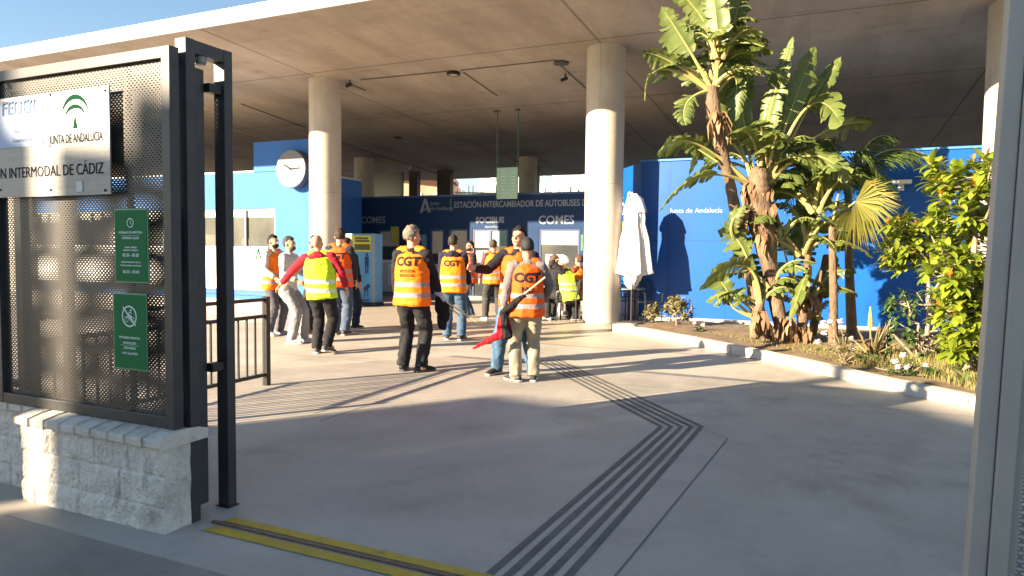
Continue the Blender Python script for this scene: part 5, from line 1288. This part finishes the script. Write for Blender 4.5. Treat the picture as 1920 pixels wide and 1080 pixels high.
person('person with maroon sleeves and short brown hair in an orange vest, back turned', fl(924,601), 6, 1.74, feet=((-.16,.05),(.14,0)), fyaw=(20,-18), hands=((-.30,.10,.84),(.22,.18,.92)),
    head=(-12,-4), hair=('short',(.07,.045,.03)), top=('jumper',(.13,.055,.06)), vest=OY, pants=(.05,.05,.05), shoes=(.6,.6,.6))
# the pair in front
person('person with dark curly hair facing the camera in an orange vest, arm stretched out', fl(969,702), 168, 1.80, feet=((-.20,.05),(.24,.02)), fyaw=(18,-22), hands=((-.30,.12,.86),(.44,.36,1.26)),
    elbow=(None,(.3,-.4,-1)), head=(-14,-8), hair=('curly',(.025,.018,.014)), top=('jacket',(.014,.014,.018)), vest=OR, pants=(.07,.14,.24), shoes=(.03,.03,.03), face=True, build=1.05)
P6, h6, _ = person('person in a dark beanie, orange vest and khaki trousers holding a red flag', fl(985,715), 3, 1.66, feet=((-.12,0),(.10,.03)), fyaw=(38,-10), hands=((-.30,-.03,.80),(.22,.17,.95)),
    elbow=((-.8,-.7,0),(1,-.4,0)), head=(6,4), hair=('beanie',(.03,.03,.032)), top=('sweatshirt',(.18,.16,.165)), vest=OR, pants=(.34,.30,.22), shoes=(.05,.05,.055), sole=(.75,.73,.7), text=(('CGT',.155,1.26,.008),('NO',.09,1.12,.004)), vlow=.80)
# group at the railing
P7, h7, _ = person('bald person in a yellow vest and red sweatshirt leaning on the railing', fl(603,662), -6, 1.72, feet=((-.07,.0),(.12,-.10)), fyaw=(8,-20), lift=(0,.05), lean=(-.10,.03,1), hands=((-.60,-.02,1.00),(.34,.10,.95)),
    elbow=((-.5,-1,-.3),(1,-.5,0)), head=(-4,-10), hair=('bald',(.1,.1,.1)), top=('sweatshirt',(.42,.018,.035)), vest=YE, pants=(.018,.018,.02), shoes=(.10,.10,.10), sole=(.75,.75,.72), hood=1, build=1.16)
person('tall person in jeans and an orange vest, back turned, before the left column', fl(637,628), -4, 1.86, feet=((-.09,.05),(.10,-.03)), fyaw=(14,-10), hands=((-.22,.2,.95),(.25,.10,.86)),
    head=(28,-3), hair=('curly',(.05,.032,.02)), top=('jacket',(.03,.035,.05)), vest=OR, pants=(.07,.10,.15), shoes=(.10,.06,.04), text=(('CGT',.14,1.29,.006),('SECCIÓN',.045,1.19,.001)), build=1.05)
person('person all in dark navy without a vest, beside the blue information stand', fl(652,617), -30, 1.72, feet=((-.09,0),(.10,.1)), fyaw=(10,-10), hands=((-.22,.14,.9),(.27,.05,.86)), head=(-10,-5), hair=('short',(.04,.03,.025)), top=('jacket',(.018,.022,.035)), pants=(.02,.028,.05), shoes=(.03,.03,.03))
person('person with dark hair and glasses facing left behind the bald one', fl(590,622), 125, 1.74, feet=((-.1,.05),(.1,0)), fyaw=(10,-10), head=(10,-4), hair=('curly',(.03,.022,.018)), top=('jacket',(.035,.035,.05)), pants=(.03,.03,.04), shoes=(.3,.12,.03), face=True, glasses=True)
person('grey haired person in a white jacket and pale trousers by the railing end', fl(543,642), -100, 1.72, feet=((-.10,.20),(.12,.10)), fyaw=(8,-8), hip=(0,-.02,.91), lean=(0,.05,1), hands=((-.20,.30,1.05),(.24,.26,1.02)), head=(-10,-6),
    hair=('messy',(.07,.06,.055)), top=('jacket',(.62,.58,.55)), pants=(.30,.30,.31), shoes=(.5,.5,.5), sole=(.75,.75,.75), beard=(.12,.11,.10), face=True)
person('person with black hair and full beard in an orange vest behind the railing', fl(514,628), -118, 1.74, head=(0,-6), hands=((-.2,.25,1.05),(.2,.25,1.0)), hair=('short',(.018,.014,.012)), top=('jumper',(.55,.5,.45)), vest=OY, pants=(.10,.10,.12), shoes=(.3,.3,.3), beard=(.02,.015,.012), face=True)
# seated group beside the thick column
def seat(lab, loc, yaw, **k):
    a = dict(hip=(0,-.02,.53), feet=((-.13,.42),(.14,.40)), fyaw=(6,-6), kneehint=((-.1,.3,1),(.1,.3,1)), hands=((-.15,.40,.78),(.16,.38,.76)), vlow=.90); a.update(k)
    return person(lab, loc, yaw, 1.86, **a)
seat('seated person in a white cap and yellow vest leaning forward', fl(1066,602), 62, lean=(0,.25,1), hair=('cap',(.78,.78,.76)), top=('jumper',(.03,.03,.035)), vest=hivis('yellow_vest_seated', (.60,.88,.06), stripe=(.7,.78,.6), bands=((.62,.66),(.74,.78))), pants=(.03,.03,.035), shoes=(.7,.7,.68), face=True, vlow=.82, hands=((-.12,.36,1.1),(.16,.40,.95)))
seat('seated person with glasses in an orange vest behind the white cap', fl(1083,592), 40, hair=('short',(.10,.05,.03)), top=('jumper',(.25,.05,.03)), vest=hivis('orange_vest_seated', (.93,.20,.02), bands=((.62,.66),(.74,.78))), pants=(.55,.52,.48), shoes=(.7,.7,.68), face=True, glasses=True)
seat('seated person in black raising a hand to the face, left of the white cap', fl(1040,600), -70, hair=('short',(.12,.07,.05)), top=('jumper',(.02,.02,.022)), pants=(.02,.02,.022), shoes=(.05,.05,.05), face=True, hands=((-.08,.20,1.20),(.16,.38,.76)))
# ------------------------------------------------------------------ flags
wood_m = mat('pale_wood', (.62,.50,.26), (.50,.38,.18), 10, .6, stretch=(1,1,.3))
def cloth_blob(pts, rad, name, mm, parent, seed, amp=.010):
    m = MB(); m.tube(pts, rad, 14); me = remesh(m, .009, 1)
    wrinkle(me, amp, 14, seed, (1.6,1.6,.6)); o = link_mesh(name, me, parent, [mm]); return o
g6 = P6.location; Yf = h6[0].y-.03
A = at(1022,520,g6.y-.24); H6 = h6[0]; Bt = at(888,653,Yf-.05)
t = thing('furled_flag', 'furled red and black flag on a thin wooden pole held by the beanie wearer', 'flag', (0,0,0), 'W')
MB().tube([A, A.lerp(H6+Vector((0,-.03,-.03)),.98), H6+Vector((0,-.03,-.06))], .011, 8).build('pole', wood_m, t, 'W')
blk = cloth('flag_black', (.012,.012,.014)); red = cloth('flag_red', (.60,.012,.02))
H_ = H6+Vector((0,-.04,-.05))
cloth_blob([A.lerp(H_,.50), A.lerp(H_,.66), A.lerp(H_,.85), H_, at(952,632,Yf-.05)], [.012,.035,.045,.04,.055], 'black_cloth', blk, t, 3, .012)
cloth_blob([H_+Vector((-.02,0,-.05)), at(940,628,Yf-.05), at(920,636,Yf-.05), at(888,653,Yf-.05)], [(.03,.02),(.055,.028),(.034,.02),(.010,.008)], 'red_cloth', red, t, 5, .010)
cloth_blob([H_+Vector((.03,0,-.09)), at(955,628,Yf-.04)], [(.05,.02),(.045,.02)], 'red_fold', red, t, 6, .008)
HR = h1[1]; t = thing('furled_flag', 'furled black flag on a wooden pole held low by the grey haired person', 'flag', (0,0,0), 'W')
MB().tube([HR+Vector((-.01,.02,.08)), HR+Vector((.02,-.02,-.05)), at(893,603,HR.y+.05)], .009, 8).build('pole', wood_m, t, 'W')
MB().tube([HR+Vector((.01,.04,.06)), HR+Vector((.03,-.01,-.08)), at(862,592,HR.y+.1)], .009, 8).build('second_pole', wood_m, t, 'W')
cloth_blob([HR+Vector((.0,0,-.03)), HR+Vector((.04,0,-.16)), at(832,590,HR.y), at(829,615,HR.y)], [(.05,.03),(.085,.04),(.075,.04),(.05,.03)], 'black_cloth', blk, t, 8, .014)
cloth_blob([HR+Vector((-.03,-.02,.02)), HR+Vector((.04,-.05,-.02)), HR+Vector((.07,-.04,-.08))], [(.035,.025),(.05,.03),(.025,.02)], 'blue_white_cloth', cloth('flag_blue', (.55,.62,.75)), t, 9, .008)
